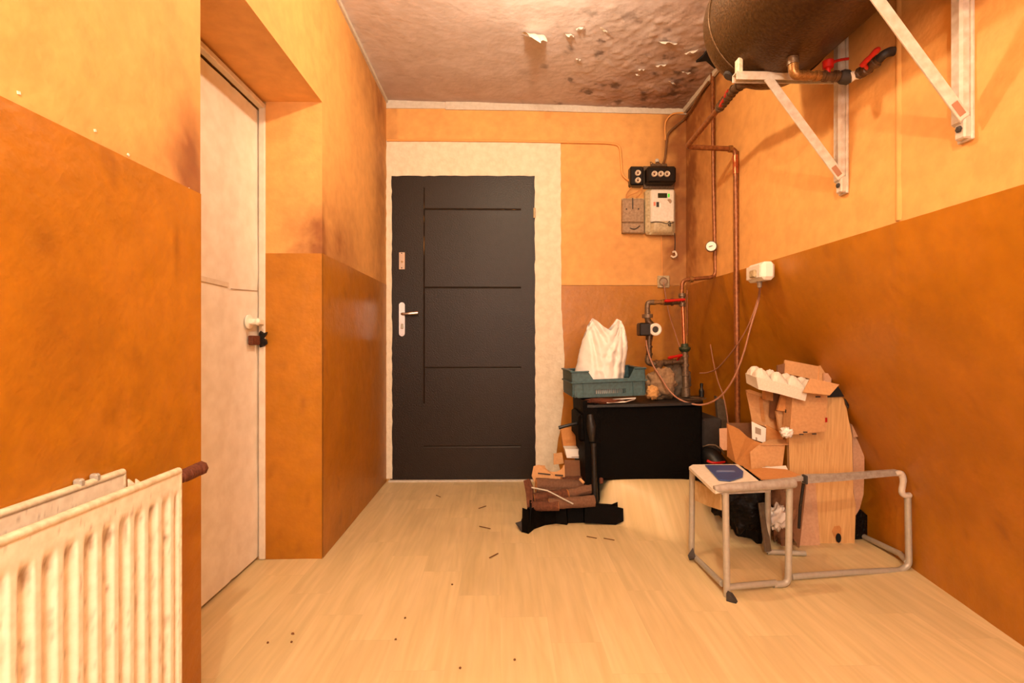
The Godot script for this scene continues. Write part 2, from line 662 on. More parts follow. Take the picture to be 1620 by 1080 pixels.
func paint_dado(p: Vector3) -> Color:
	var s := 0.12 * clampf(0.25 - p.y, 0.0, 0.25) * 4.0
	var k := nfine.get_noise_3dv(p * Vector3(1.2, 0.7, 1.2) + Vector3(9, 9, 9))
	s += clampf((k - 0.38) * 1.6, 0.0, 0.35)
	if p.x < -0.7:
		s += 0.4 * blot(p, Vector3(-0.789, 1.179, -1.251), 0.2, 0.05, 0.008) + 0.4 * blot(p, Vector3(-0.789, 1.181, -1.304), 0.2, 0.04, 0.008) + 0.3 * blot(p, Vector3(-0.789, 1.124, -0.896), 0.2, 0.015, 0.02)
		s += 0.3 * blot(p, Vector3(-0.789, 0.973, -0.934), 0.2, 0.16, 0.10)
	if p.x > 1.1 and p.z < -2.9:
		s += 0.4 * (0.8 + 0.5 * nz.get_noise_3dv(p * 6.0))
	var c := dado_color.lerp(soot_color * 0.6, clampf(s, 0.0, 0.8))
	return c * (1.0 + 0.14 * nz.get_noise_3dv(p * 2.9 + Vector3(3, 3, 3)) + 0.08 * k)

func ceiling_height(x: float) -> float:
	return 2.585 - 0.021 * (x - WALL_LEFT)

# a flat patch of wall from o, with its sides du and dv; the front face is along du x dv
func patch(parent: Node3D, called: String, o: Vector3, du: Vector3, dv: Vector3, m: Material, paint: Callable, step := 0.025, rough := 0.002) -> void:
	var k := du.cross(dv).normalized()
	var nu := maxi(2, int(du.length() / step))
	var nv := maxi(2, int(dv.length() / step))
	part(parent, called, Geo.new().grid(nu, nv, func(a: float, b: float) -> Vector3:
		var p := o + du * a + dv * b
		var edge: float = min(min(a, 1.0 - a) * du.length(), min(b, 1.0 - b) * dv.length())
		return p + k * rough * clampf(edge * 30.0, 0.0, 1.0) * (nz.get_noise_3dv(p * 4.0) + 0.4 * nfine.get_noise_3dv(p * 1.5)), paint), m)

# the line where the right wall's lower part meets the floor
func right_foot(z: float) -> float:
	var d := -z
	var near := 1.626 + 0.171 * (d - 1.567)
	return lerpf(near, 1.28, smoothstep(2.35, 3.6, d))

func right_x(y: float, z: float) -> float:
	var t := clampf((DADO - y) / (DADO - 0.25), 0.0, 1.0)
	t = lerpf(t, t * t * (3.0 - 2.0 * t), 0.6)
	return lerpf(WALL_RIGHT, right_foot(z), t)

func floor_height(x: float, z: float) -> float:
	var d := -z
	var start := lerpf(2.67, 2.38, smoothstep(0.56, 0.85, x))
	var h := 0.205 * smoothstep(0.46, 0.60, x) * (1.0 - smoothstep(1.02, 1.12, x) * 0.45) * (1.0 - smoothstep(1.2, 1.5, x)) * smoothstep(start, 2.775, d)
	h += 0.006 * nz.get_noise_2d(x * 2.2, z * 2.2) * smoothstep(1.9, 2.4, d) * (1.0 - smoothstep(0.1, 0.6, x))
	return h

func solid(parent: Node3D, lo: Vector3, hi: Vector3) -> void:
	part(parent, "masonry", Geo.new().box((lo + hi) / 2.0, hi - lo), M.masonry)

func build_shell() -> void:
	# floor
	var fl := setting("floor", "pale wood-print lino floor, rucked up in front of the stove")
	var uvf := func(p: Vector3) -> Vector2: return Vector2(p.x / 1.28 + 0.13, p.z / 1.28)
	part(fl, "lino", Geo.new().grid(150, 170, func(a: float, b: float) -> Vector3:
		var x := lerpf(-1.12, 1.95, a)
		var z := lerpf(1.7, -3.6, 1.0 - pow(1.0 - b, 1.25))
		return Vector3(x, floor_height(x, z), z), null, uvf), M.floor)
	part(fl, "subfloor", Geo.new().box(Vector3(0.4, -0.08, -0.95), Vector3(3.2, 0.12, 5.4)), M.masonry)
	# ceiling: damp and peeling towards the far right
	var ce := setting("ceiling", "damp stained ceiling with peeling paint")
	var ceil_base := lin(Color(0.86, 0.82, 0.82))
	var damp := lin(Color(0.50, 0.33, 0.22))
	var spots := lin(Color(0.18, 0.10, 0.06))
	var ceil_paint := func(p: Vector3) -> Color:
		var n1 := nz.get_noise_3dv(p * 3.0)
		var n2 := nfine.get_noise_3dv(p * 0.9)
		var far := smoothstep(0.25, 1.2, p.x + 0.22 * n1 + 0.1 * n2) * smoothstep(1.9, 2.7, -p.z + 0.2 * n1)
		var c := ceil_base.lerp(damp, clampf(0.03 + 0.56 * far + 0.32 * smoothstep(2.9, 3.5, -p.z + 0.25 * n1), 0.0, 0.85))
		var fleck := smoothstep(0.22, 0.5, n2 + 0.25 * n1) * smoothstep(0.05, 0.5, p.x + 0.15 * n1) * smoothstep(2.3, 2.7, -p.z)
		c = c.lerp(spots, clampf(fleck * 0.65, 0.0, 0.8))
		var chalk := smoothstep(0.15, 0.45, nfine.get_noise_3dv(p * 0.7 + Vector3(5, 5, 5))) * smoothstep(0.85, 1.15, p.x) * smoothstep(3.3, 2.9, -p.z)
		return c.lerp(ceil_base, 0.5 * chalk) * (1.0 + 0.06 * n1)
	part(ce, "plaster", Geo.new().grid(210, 320, func(a: float, b: float) -> Vector3:
		var x := lerpf(WALL_LEFT - 0.02, 1.30, a)
		var z := lerpf(1.65, -3.52, 1.0 - pow(1.0 - b, 1.6))
		var ruck: float = smoothstep(0.1, 0.9, x) * smoothstep(2.2, 2.6, -z)
		var y := ceiling_height(x) - 0.004 * nz.get_noise_2d(x * 2.0, z * 2.0)
		y -= ruck * (0.012 * max(0.0, nz.get_noise_2d(x * 7.0, z * 7.0)) + 0.008 * abs(nfine.get_noise_2d(x * 1.4, z * 1.4)))
		return Vector3(x, y, z), ceil_paint), M.ceiling)
	solid(ce, Vector3(-1.3, 2.63, -3.7), Vector3(1.95, 2.75, 1.8))
	# curled paint flakes hanging from it
	for f in [[0.1661, -2.6890, 40.0000, 34.0000, 0.3000], [0.3433, -2.6685, 18.0000, 10.0000, 0.2000], [0.3968, -2.6067, 14.0000, 9.0000, -0.4000], [0.5046, -2.6115, 10.0000, 10.0000, 0.9000], [0.4265, -2.8961, 9.0000, 7.0000, 0.3000], [0.8738, -2.7071, 34.0000, 9.0000, 0.1500], [0.8135, -2.9810, 12.0000, 5.0000, 0.0000], [0.7988, -3.0383, 9.0000, 5.0000, 0.5000], [1.0400, -2.7804, 26.0000, 9.0000, -0.6000], [0.9122, -2.9277, 20.0000, 7.0000, -0.3000], [1.0810, -3.0005, 20.0000, 7.0000, 0.2000], [1.0346, -3.1205, 18.0000, 6.0000, 0.6000]]:
		flake(ce, Vector3(f[0], 0, f[1]), f[2], f[3], f[4])
	var hole := Geo.new().slab([Vector3(1.083, 2.511, -2.847), Vector3(1.099, 2.510, -2.789), Vector3(1.099, 2.510, -2.728), Vector3(1.155, 2.509, -2.798), Vector3(1.218, 2.508, -2.872), Vector3(1.214, 2.508, -2.906), Vector3(1.133, 2.510, -2.831)], 0.012)
	part(ce, "broken_hole", hole, M.hole)
	# white strips in the corners under the ceiling
	var t1 := setting("trim_1", "white strip along the top of the back wall")
	part(t1, "strip", Geo.new().slab([Vector3(-0.788, 2.586, -3.484), Vector3(-0.390, 2.587, -3.484), Vector3(-0.386, 2.531, -3.484), Vector3(-0.788, 2.530, -3.484)], 0.02), M.trim)
	part(t1, "strip", Geo.new().slab([Vector3(-0.386, 2.585, -3.479), Vector3(0.193, 2.575, -3.479), Vector3(0.711, 2.566, -3.479), Vector3(1.258, 2.563, -3.479), Vector3(1.258, 2.504, -3.479), Vector3(0.711, 2.510, -3.479), Vector3(0.150, 2.521, -3.479), Vector3(-0.386, 2.523, -3.479)], 0.025), M.trim)
	var t2 := setting("trim_2", "thin white strip between the left wall and the ceiling")
	part(t2, "strip", Geo.new().bar(Vector3(-0.785, 2.582, -3.48), Vector3(-0.785, 2.582, 1.6), 0.02, 0.034), M.trim)
	var t3 := setting("trim_3", "short white strip in the corner above the right wall")
	part(t3, "strip", Geo.new().bar(Vector3(1.243, 2.527, -3.48), Vector3(1.243, 2.527, -2.3), 0.02, 0.035), M.trim)
	# left wall with its deep doorway
	var wl := setting("wall_left", "ochre left wall with a glossy brown dado and a deep doorway")
	var z0 := -1.352
	var z1 := -2.256
	var head := 1.997
	patch(wl, "upper_plaster", Vector3(WALL_LEFT, DADO, z0), Vector3(0, 0, 2.95), Vector3(0, 2.60 - DADO, 0), M.wall, paint_upper)
	wl.get_child(0).name = "upper_plaster"
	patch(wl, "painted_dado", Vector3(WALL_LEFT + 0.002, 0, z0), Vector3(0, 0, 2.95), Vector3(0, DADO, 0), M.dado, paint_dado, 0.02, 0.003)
	patch(wl, "upper_plaster", Vector3(WALL_LEFT, head, z1), Vector3(0, 0, z0 - z1), Vector3(0, 2.60 - head, 0), M.wall, paint_upper)
	patch(wl, "upper_plaster", Vector3(WALL_LEFT, DADO, WALL_BACK), Vector3(0, 0, z1 - WALL_BACK), Vector3(0, 2.60 - DADO, 0), M.wall, paint_upper, 0.018)
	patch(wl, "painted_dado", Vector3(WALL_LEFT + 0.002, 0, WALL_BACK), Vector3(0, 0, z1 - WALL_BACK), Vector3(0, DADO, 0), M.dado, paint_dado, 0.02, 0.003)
	patch(wl, "upper_plaster", Vector3(-1.034, DADO, z1), Vector3(WALL_LEFT + 1.034, 0, 0), Vector3(0, head - DADO, 0), M.wall, paint_upper, 0.012)
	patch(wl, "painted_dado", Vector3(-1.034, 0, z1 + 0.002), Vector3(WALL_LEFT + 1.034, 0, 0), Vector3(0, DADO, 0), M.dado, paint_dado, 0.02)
	patch(wl, "lintel_soffit", Vector3(-1.10, head, z0), Vector3(WALL_LEFT + 1.10, 0, 0), Vector3(0, 0, z1 - z0), M.wall, paint_upper)
	for k in [Vector3(-0.788, 1.358, -1.005), Vector3(-0.788, 1.343, -1.093), Vector3(-0.788, 1.333, -1.302), Vector3(-0.788, 1.355, -0.849)]:
		part(wl, "paint_chip", Geo.new().box(k, Vector3(0.002, 0.005, 0.005), 0.0, Basis(Vector3.RIGHT, k.z * 9.0)), M.flake)
	patch(wl, "near_reveal", Vector3(WALL_LEFT, 0, z0), Vector3(-0.33, 0, 0), Vector3(0, head, 0), M.wall, paint_upper, 0.05)
	solid(wl, Vector3(-1.30, -0.02, z0 + 0.004), Vector3(WALL_LEFT - 0.006, 2.64, 1.75))
	solid(wl, Vector3(-1.30, -0.02, -3.65), Vector3(WALL_LEFT - 0.006, 2.64, z1 - 0.006))
	solid(wl, Vector3(-1.30, head + 0.006, z1 - 0.006), Vector3(WALL_LEFT - 0.006, 2.64, z0 + 0.004))
	solid(wl, Vector3(-1.30, -0.02, z1), Vector3(-1.135, head + 0.006, z0))
	# back wall
	var wb := setting("wall_back", "ochre back wall around the dark entrance door")
	patch(wb, "upper_plaster", Vector3(WALL_LEFT - 0.01, DADO, WALL_BACK), Vector3(WALL_RIGHT + 0.03 - WALL_LEFT, 0, 0), Vector3(0, 2.6 - DADO, 0), M.wall, paint_upper)
	patch(wb, "painted_dado", Vector3(0.2, 0, WALL_BACK + 0.002), Vector3(1.14, 0, 0), Vector3(0, DADO - 0.004, 0), M.dado, paint_dado)
	solid(wb, Vector3(-1.3, -0.02, -3.65), Vector3(1.95, 2.64, WALL_BACK - 0.008))
	# bare plaster round the door: ragged inner and outer edges
	var ring := []
	var rg := RandomNumberGenerator.new()
	rg.seed = 12
	var corners := [Vector3(-0.788, 0.021, -3.484), Vector3(-0.788, 2.312, -3.484), Vector3(0.396, 2.303, -3.484), Vector3(0.401, 1.209, -3.484), Vector3(0.422, 0.864, -3.484), Vector3(0.414, 0.519, -3.484), Vector3(0.366, 0.174, -3.484), Vector3(0.409, 0.015, -3.484),
		Vector3(0.224, 0.016, -3.484), Vector3(0.220, 2.078, -3.484), Vector3(-0.752, 2.072, -3.484), Vector3(-0.747, 0.020, -3.484)]
	for i in corners.size():
		var a: Vector3 = corners[i]
		var b: Vector3 = corners[(i + 1) % corners.size()]
		var k := maxi(1, int(a.distance_to(b) / 0.035))
		for j in k:
			var p := a.lerp(b, float(j) / k)
			if j > 0:
				p += Vector3(rg.randf_range(-1, 1), rg.randf_range(-1, 1), 0) * 0.0028
			ring.append(p)
	part(wb, "bare_plaster", Geo.new().slab(ring, 0.012), M.plaster, "bare cream plaster round the entrance door")
	# right wall: upright above, running out to its foot below the paint line
	var wr := setting("wall_right", "ochre right wall with a brown dado running out to its foot")
	patch(wr, "upper_plaster", Vector3(WALL_RIGHT, DADO - 0.006, 1.65), Vector3(0, 0, WALL_BACK - 1.65), Vector3(0, 2.6 - DADO, 0), M.wall, paint_upper, 0.022)
	var seam := Vector3(1.259, 1.326, -1.606).z / WALL_RIGHT
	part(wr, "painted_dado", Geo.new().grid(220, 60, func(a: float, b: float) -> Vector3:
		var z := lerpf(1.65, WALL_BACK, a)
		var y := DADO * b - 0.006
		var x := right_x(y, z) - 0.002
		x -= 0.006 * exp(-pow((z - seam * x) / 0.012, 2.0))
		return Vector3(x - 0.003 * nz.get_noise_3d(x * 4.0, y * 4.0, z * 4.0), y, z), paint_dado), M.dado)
	# the plaster ridge above the dado in line with it
	part(wr, "plaster_ridge", Geo.new().grid(8, 60, func(a: float, b: float) -> Vector3:
		var s := (a - 0.5) * 2.0
		return Vector3(WALL_RIGHT + 0.001 - 0.006 * exp(-s * s * 5.0) + 0.0015 * s * s, lerpf(DADO, 2.5, b), Vector3(1.259, 1.326, -1.606).z - s * 0.022), paint_upper), M.wall)
	solid(wr, Vector3(1.96, -0.02, -3.65), Vector3(2.1, 2.64, 1.75))
	solid(wr, Vector3(WALL_RIGHT + 0.02, DADO + 0.12, -3.65), Vector3(2.1, 2.64, 1.75))
	# the wall behind the photographer
	var wn := setting("wall_front", "ochre wall behind the photographer")
	patch(wn, "upper_plaster", Vector3(2.0, 0, 1.6), Vector3(-3.2, 0, 0), Vector3(0, 2.6, 0), M.wall, paint_upper, 0.2)
	solid(wn, Vector3(-1.3, -0.02, 1.61), Vector3(2.1, 2.64, 1.75))

# a curl of paint that hangs from the ceiling
func flake(parent: Node3D, at: Vector3, w: float, h: float, turn: float) -> void:
	var px := at.x * 500.0
	at.y = ceiling_height(at.x) - 0.010
	var k := 0.0036
	var a := w * k * 0.5
	var b := h * k * 1.1
	var bas := Basis(Vector3.UP, turn)
	var g := Geo.new()
	g.grid(8, 6, func(u: float, v: float) -> Vector3:
		var s := (u - 0.5) * 2.0
		var edge := 1.0 - 0.5 * s * s + 0.25 * sin(u * 17.0 + px)
		return at + bas * Vector3(s * a * (1.0 - 0.25 * v), -0.65 * b * v * v * edge + 0.006 * sin(u * 9.0 + px) * v, b * v * edge * 0.8))
	part(parent, "paint_flake", g, M.flake)

# ------------------------------------------------ doors
func build_doors() -> void:
	# the dark entrance door, its face pressed with grooves
	var d := setting("door_1", "dark brown entrance door with pressed grooves and a steel lever handle")
	var zf := WALL_BACK + 0.004
	var x0 := Vector3(-0.761, 1.122, -3.490).x
	var x1 := Vector3(0.226, 1.123, -3.490).x
	var y0 := 0.012
	var y1 := Vector3(-0.408, 2.085, -3.490).y
	var gx := Vector3(-0.533, 1.122, -3.490).x
	var hx := Vector3(0.121, 1.122, -3.490).x
	var gy := [Vector3(-0.215, 1.849, -3.490).y, Vector3(-0.215, 1.316, -3.490).y, Vector3(-0.215, 0.771, -3.490).y, Vector3(-0.215, 0.236, -3.490).y]
	var vy0 := Vector3(-0.533, 0.520, -3.490).y
	var vy1 := Vector3(-0.533, 1.998, -3.490).y
	var xs := [x0]
	for i in range(1, 12):
		xs.append(lerpf(x0, gx - 0.006, i / 12.0))
	xs.append_array([gx - 0.006, gx - 0.003, gx, gx + 0.003, gx + 0.006])
	for i in range(1, 20):
		xs.append(lerpf(gx + 0.006, hx, i / 20.0))
	xs.append_array([hx, hx + 0.006, x1])
	var ys := [y0]
	for k in range(3, -1, -1):
		for o in [-0.007, -0.003, 0.0, 0.003, 0.007]:
			ys.append(gy[k] + o)
	ys.append_array([vy0, vy0 + 0.01, vy1, vy1 - 0.01, y1])
	ys.sort()
	var depth := func(x: float, y: float) -> float:
		var g := 0.0
		if x >= gx - 0.001 and x <= hx + 0.001:
			for q in gy:
				g = max(g, 1.0 - abs(y - q) / 0.006)
		if y > vy0 and y < vy1:
			g = max(g, 1.0 - abs(x - gx) / 0.005)
		return 0.004 * max(0.0, g)
	var leaf := Geo.new()
	for i in xs.size() - 1:
		for j in ys.size() - 1:
			var a := Vector3(xs[i], ys[j], zf - depth.call(xs[i], ys[j]))
			var b := Vector3(xs[i + 1], ys[j], zf - depth.call(xs[i + 1], ys[j]))
			var c := Vector3(xs[i + 1], ys[j + 1], zf - depth.call(xs[i + 1], ys[j + 1]))
			var e := Vector3(xs[i], ys[j + 1], zf - depth.call(xs[i], ys[j + 1]))
			leaf.quad(a, b, c, e)
	leaf.box(Vector3((x0 + x1) / 2, (y0 + y1) / 2, zf - 0.008), Vector3(x1 - x0, y1 - y0, 0.006))
	part(d, "leaf", leaf, M.dark_door)
	var pl := part(d, "upper_lock_plate", Geo.new().box(Vector3(-0.681, 1.496, -3.482), Vector3(0.042, 0.118, 0.008), 0.003), M.chrome, "brushed steel plate of the upper lock")
	part(pl, "keyhole", Geo.new().lathe(Vector3(-0.680, 1.489, -3.479), Vector3(-0.673, 1.483, -3.440), [Vector2(0, 0.008), Vector2(0.003, 0.007), Vector2(0.003, 0)], 14), M.brass)
	for y in [401.0, 424.0]:
		part(pl, "screw", Geo.new().lathe(Vector3(Vector3(-0.682, 1.547, -3.490).x, Vector3(-0.682, 1.547, -3.490).y if y < 410 else Vector3(-0.682, 1.448, -3.490).y, zf + 0.008), Vector3(Vector3(-0.682, 1.547, -3.490).x, Vector3(-0.682, 1.547, -3.490).y if y < 410 else Vector3(-0.682, 1.448, -3.490).y, 0), [Vector2(0, 0.004), Vector2(0.002, 0.003), Vector2(0.002, 0)], 10), M.rubber)
	var hp := Geo.new()
	var hc := Vector3(-0.681, 1.100, -3.484)
	var out := []
	for i in 12:
		out.append(hc + Vector3(0.020 * cos(PI * i / 11), 0.095 + 0.020 * sin(PI * i / 11), 0.006))
	for i in 12:
		out.append(hc + Vector3(-0.020 * cos(PI * i / 11), -0.095 - 0.020 * sin(PI * i / 11), 0.006))
	hp.slab(out, 0.01)
	var hpl := part(d, "handle_plate", hp, M.chrome, "bright steel handle plate")
	part(hpl, "lock_cylinder", Geo.new().box(Vector3(-0.679, 1.053, -3.474), Vector3(0.016, 0.034, 0.012), 0.005), M.steel)
	var lev := Geo.new()
	lev.tube(bend([Vector3(-0.680, 1.136, -3.480), Vector3(-0.671, 1.134, -3.430), Vector3(-0.628, 1.136, -3.428), Vector3(-0.566, 1.142, -3.435)], 0.012), [0.009, 0.009, 0.009, 0.009, 0.009, 0.009, 0.009, 0.008, 0.008, 0.009, 0.010, 0.011, 0.012, 0.011], 12)
	part(d, "lever_handle", lev, M.chrome)
	part(d, "hinge", Geo.new().tube([Vector3(0.217, 1.791, -3.474), Vector3(0.217, 1.856, -3.474)], 0.008, 10), M.grimy)
	part(d, "threshold", Geo.new().box(Vector3((x0 + x1) / 2, 0.006, WALL_BACK + 0.012), Vector3(x1 - x0 + 0.02, 0.012, 0.03), 0.002), M.trim)
	# the white side door in its deep doorway
	var s := setting("door_2", "white painted side door deep in the left wall")
	var px := -1.067
	var za := -1.356
	var zb := Vector3(-1.067, 0.783, -2.268).z
	var ytop := Vector3(-1.067, 1.957, -2.237).y
	var sheet := Geo.new()
	sheet.grid(40, 60, func(a: float, b: float) -> Vector3:
		var z := lerpf(za, zb, 1.0 - a)
		var y := lerpf(0.012, ytop, b)
		var k := 0.0035 * nz.get_noise_2d(z * 2.0, y * 1.4)
		k += -0.003 * exp(-pow((z - Vector3(-1.067, 0.800, -2.040).z) / 0.014, 2.0)) - 0.004 * exp(-pow((y - Vector3(-1.067, 1.178, -2.007).y) / 0.009, 2.0))
		return Vector3(px + k, y, z))
	sheet.box(Vector3(px - 0.025, (0.012 + ytop) / 2, (za + zb) / 2), Vector3(0.03, ytop - 0.012, za - zb), 0.002)
	part(s, "leaf", sheet, M.white_door)
	part(s, "board_joint", Geo.new().slab([Vector3(-1.064, 1.182, -1.827), Vector3(-1.064, 1.179, -2.011), Vector3(-1.064, 1.161, -2.011), Vector3(-1.064, 1.164, -1.827)], 0.002, Vector3(0, 1, -1.8)), M.jamb)
	part(s, "board_joint", Geo.new().slab([Vector3(-1.064, 1.158, -2.029), Vector3(-1.064, 1.171, -2.247), Vector3(-1.064, 1.169, -2.247), Vector3(-1.064, 1.155, -2.029)], 0.002, Vector3(0, 1, -1.8)), M.label_grey)
	part(s, "jamb", Geo.new().box(Vector3(-1.048, ytop / 2 + 0.01, z1_jamb() - 0.004), Vector3(0.028, ytop + 0.02, 0.02), 0.004), M.jamb)
	part(s, "head_frame", Geo.new().box(Vector3(-1.05, ytop + 0.018, (za + zb) / 2), Vector3(0.03, 0.024, za - zb), 0.004), M.jamb)
	part(s, "shadow_gap", Geo.new().box(Vector3(-1.095, ytop / 2, zb - 0.012), Vector3(0.03, ytop, 0.022)), M.hole)
	# bolt and knob
	var k0 := Vector3(-1.059, 1.032, -2.154)
	part(s, "knob", Geo.new().lathe(k0 + Vector3(0, 0, 0), k0 + Vector3(1, 0, 0), [Vector2(0, 0), Vector2(0, 0.03), Vector2(0.006, 0.03), Vector2(0.01, 0.014), Vector2(0.03, 0.012), Vector2(0.04, 0.016), Vector2(0.048, 0.010), Vector2(0.05, 0)], 18), M.white_plastic)
	part(s, "bolt", Geo.new().bar(Vector3(-1.044, 1.034, -2.139), Vector3(-1.044, 1.035, -2.211) + Vector3(0.0, 0, -0.06), 0.016, 0.022), M.white_plastic)
	part(s, "lock_case", Geo.new().box(Vector3(-1.051, 0.955, -2.197) + Vector3(0, 0, 0.01), Vector3(0.02, 0.04, 0.07), 0.004), M.rust)
	part(s, "broken_keeper", Geo.new().slab([Vector3(-1.054, 0.988, -2.235), Vector3(-1.047, 0.996, -2.235), Vector3(-1.034, 0.986, -2.235), Vector3(-1.020, 0.991, -2.235), Vector3(-1.026, 0.975, -2.235), Vector3(-1.035, 0.964, -2.235), Vector3(-1.024, 0.958, -2.235), Vector3(-1.020, 0.942, -2.235), Vector3(-1.031, 0.931, -2.235), Vector3(-1.050, 0.924, -2.235), Vector3(-1.055, 0.950, -2.235)], 0.01), M.iron)

func z1_jamb() -> float:
	return -2.252

# ------------------------------------------------ electrics on the back and right walls
func build_electrics() -> void:
	var t := thing("painted_conduit", "thin ochre-painted conduit running above the entrance door to the fuse boxes", "conduit", Vector3(-0.022, 2.315, -3.490))
	part(t, "tube", Geo.new().tube(bend([Vector3(-0.782, 2.310, -3.478), Vector3(-0.407, 2.312, -3.477), Vector3(0.021, 2.311, -3.478), Vector3(0.711, 2.303, -3.478), Vector3(0.801, 2.290, -3.476), Vector3(0.810, 2.178, -3.477), Vector3(0.814, 2.083, -3.476), Vector3(0.869, 2.039, -3.470)], 0.045), 0.0075, 10), M.conduit)
	# fuse boxes
	var a := thing("fuse_box", "small upright black fuse box with two round fuses one above the other", "fuse box", Vector3(0.913, 2.011, -3.490))
	part(a, "case", Geo.new().box(Vector3(0.904, 2.064, -3.455), Vector3(0.092, 0.128, 0.066), 0.008), M.bakelite)
	for p in [Vector3(0.908, 2.079, -3.422), Vector3(0.908, 2.030, -3.422)]:
		fuse(a, p)
	var b := thing("fuse_box", "wide black fuse box with a row of three round fuses above the white meter", "fuse box", Vector3(1.079, 2.020, -3.490))
	part(b, "case", Geo.new().box(Vector3(1.065, 2.068, -3.445), Vector3(0.196, 0.112, 0.085), 0.012), M.bakelite)
	part(b, "back_plate", Geo.new().box(Vector3(1.068, 2.070, -3.484), Vector3(0.215, 0.155, 0.012), 0.003), M.galvanised, "dull grey plate behind the black case")
	part(b, "cable_gland", Geo.new().box(Vector3(1.061, 2.144, -3.460), Vector3(0.11, 0.022, 0.03), 0.008), M.galvanised)
	part(b, "seal", Geo.new().blob(Vector3(1.053, 2.182, -3.470), Vector3(0.014, 0.014, 0.01), nz, 0.2, 3.0, 14, 10), M.trim)
	part(b, "seal_wire", Geo.new().tube(spline([Vector3(1.009, 2.144, -3.460), Vector3(1.005, 2.169, -3.460), Vector3(1.032, 2.149, -3.450), Vector3(1.052, 2.170, -3.460), Vector3(1.083, 2.145, -3.450), Vector3(1.104, 2.157, -3.460)]), 0.002, 6), M.cable_dark)
	for p in [Vector3(1.013, 2.067, -3.402), Vector3(1.056, 2.067, -3.402), Vector3(1.098, 2.067, -3.402)]:
		fuse(b, p)
	# terminal box
	var c := thing("terminal_box", "grey-brown terminal box left of the white electricity meter", "terminal box", Vector3(0.896, 1.686, -3.490))
	part(c, "base", Geo.new().box(Vector3(0.891, 1.804, -3.478), Vector3(0.160, 0.240, 0.022), 0.004), M.grimy)
	part(c, "cover", Geo.new().box(Vector3(0.882, 1.832, -3.452), Vector3(0.148, 0.158, 0.034), 0.006), M.terminal)
	part(c, "lower_cover", Geo.new().box(Vector3(0.884, 1.717, -3.454), Vector3(0.150, 0.070, 0.030), 0.006), M.terminal)
	part(c, "slot", Geo.new().box(Vector3(0.877, 1.879, -3.435), Vector3(0.007, 0.075, 0.004)), M.rubber)
	for p in [Vector3(0.835, 1.842, -3.435), Vector3(0.916, 1.843, -3.435)]:
		part(c, "screw", Geo.new().lathe(p, p + Vector3(0, 0, 1), [Vector2(-0.002, 0.0055), Vector2(0.002, 0.005), Vector2(0.002, 0)], 10), M.rubber)
	part(c, "seal_wire", Geo.new().tube(spline([Vector3(0.857, 1.715, -3.437), Vector3(0.877, 1.708, -3.433), Vector3(0.899, 1.710, -3.434), Vector3(0.925, 1.730, -3.435)], 6), 0.003, 6), M.cable_dark)
	# meter
	var m := thing("electricity_meter", "white electricity meter with a small dark display below the fuse boxes", "electricity meter", Vector3(1.083, 1.678, -3.490))
	part(m, "case", Geo.new().box(Vector3(1.067, 1.826, -3.460), Vector3(0.205, 0.305, 0.056), 0.014), M.grimy)
	part(m, "front_cover", Geo.new().box(Vector3(1.073, 1.858, -3.424), Vector3(0.160, 0.222, 0.034), 0.014), M.meter)
	var tc := Geo.new()
	var q := Vector3(1.075, 1.712, -3.438)
	tc.grid(10, 8, func(u: float, v: float) -> Vector3: return q + Vector3((u - 0.5) * 0.168, (v - 0.5) * 0.084, 0.036 * sqrt(max(0.0, 1.0 - pow(1.0 - v, 3.0))) * (1.0 - pow(abs(u * 2 - 1), 8.0)) + 0.0))
	part(m, "terminal_cover", tc, M.grimy)
	part(m, "display", Geo.new().box(Vector3(1.070, 1.926, -3.407), Vector3(0.062, 0.032, 0.006), 0.002), M.lcd)
	part(m, "led", Geo.new().box(Vector3(1.112, 1.927, -3.407), Vector3(0.012, 0.024, 0.006), 0.003), M.led, "small green indicator light")
	part(m, "round_sticker", Geo.new().lathe(Vector3(1.115, 1.887, -3.407), Vector3(1.076, 1.855, -3.290), [Vector2(0, 0.016), Vector2(0.0015, 0.016), Vector2(0.0015, 0)], 18), M.terminal)
	part(m, "sticker", Geo.new().box(Vector3(1.017, 1.870, -3.407), Vector3(0.014, 0.026, 0.002)), M.sticker_pink)
	part(m, "sticker", Geo.new().box(Vector3(1.038, 1.866, -3.407), Vector3(0.018, 0.034, 0.002)), M.rubber)
	part(m, "sticker", Geo.new().box(Vector3(1.055, 1.861, -3.407), Vector3(0.010, 0.03, 0.002)), M.paper)
	part(m, "seal_wire", Geo.new().tube(spline([Vector3(0.990, 1.744, -3.404), Vector3(1.021, 1.748, -3.400), Vector3(1.059, 1.746, -3.400), Vector3(1.098, 1.737, -3.400), Vector3(1.114, 1.752, -3.398), Vector3(1.122, 1.722, -3.398), Vector3(1.105, 1.730, -3.397), Vector3(1.146, 1.747, -3.404)], 6), 0.0026, 6), M.cable_dark)
	# cables on the back wall
	var g := Geo.new().tube(spline([Vector3(1.082, 2.140, -3.460), Vector3(1.107, 2.199, -3.470), Vector3(1.119, 2.312, -3.472), Vector3(1.134, 2.369, -3.472), Vector3(1.186, 2.421, -3.472), Vector3(1.237, 2.463, -3.470), Vector3(1.239, 2.475, -3.335), Vector3(1.239, 2.504, -3.164), Vector3(1.239, 2.511, -3.047)]), 0.0075, 10)
	single("power_cable", g, M.cable_painted, "dark painted cable climbing from the fuse boxes into the ceiling corner", "cable")
	single("power_cable", Geo.new().tube(spline([Vector3(1.114, 2.323, -3.478), Vector3(1.110, 2.418, -3.478), Vector3(1.123, 2.466, -3.478), Vector3(1.166, 2.505, -3.478), Vector3(1.244, 2.514, -3.478)]), 0.006, 8), M.conduit, "ochre-painted cable bending under the white strip at the ceiling", "cable")
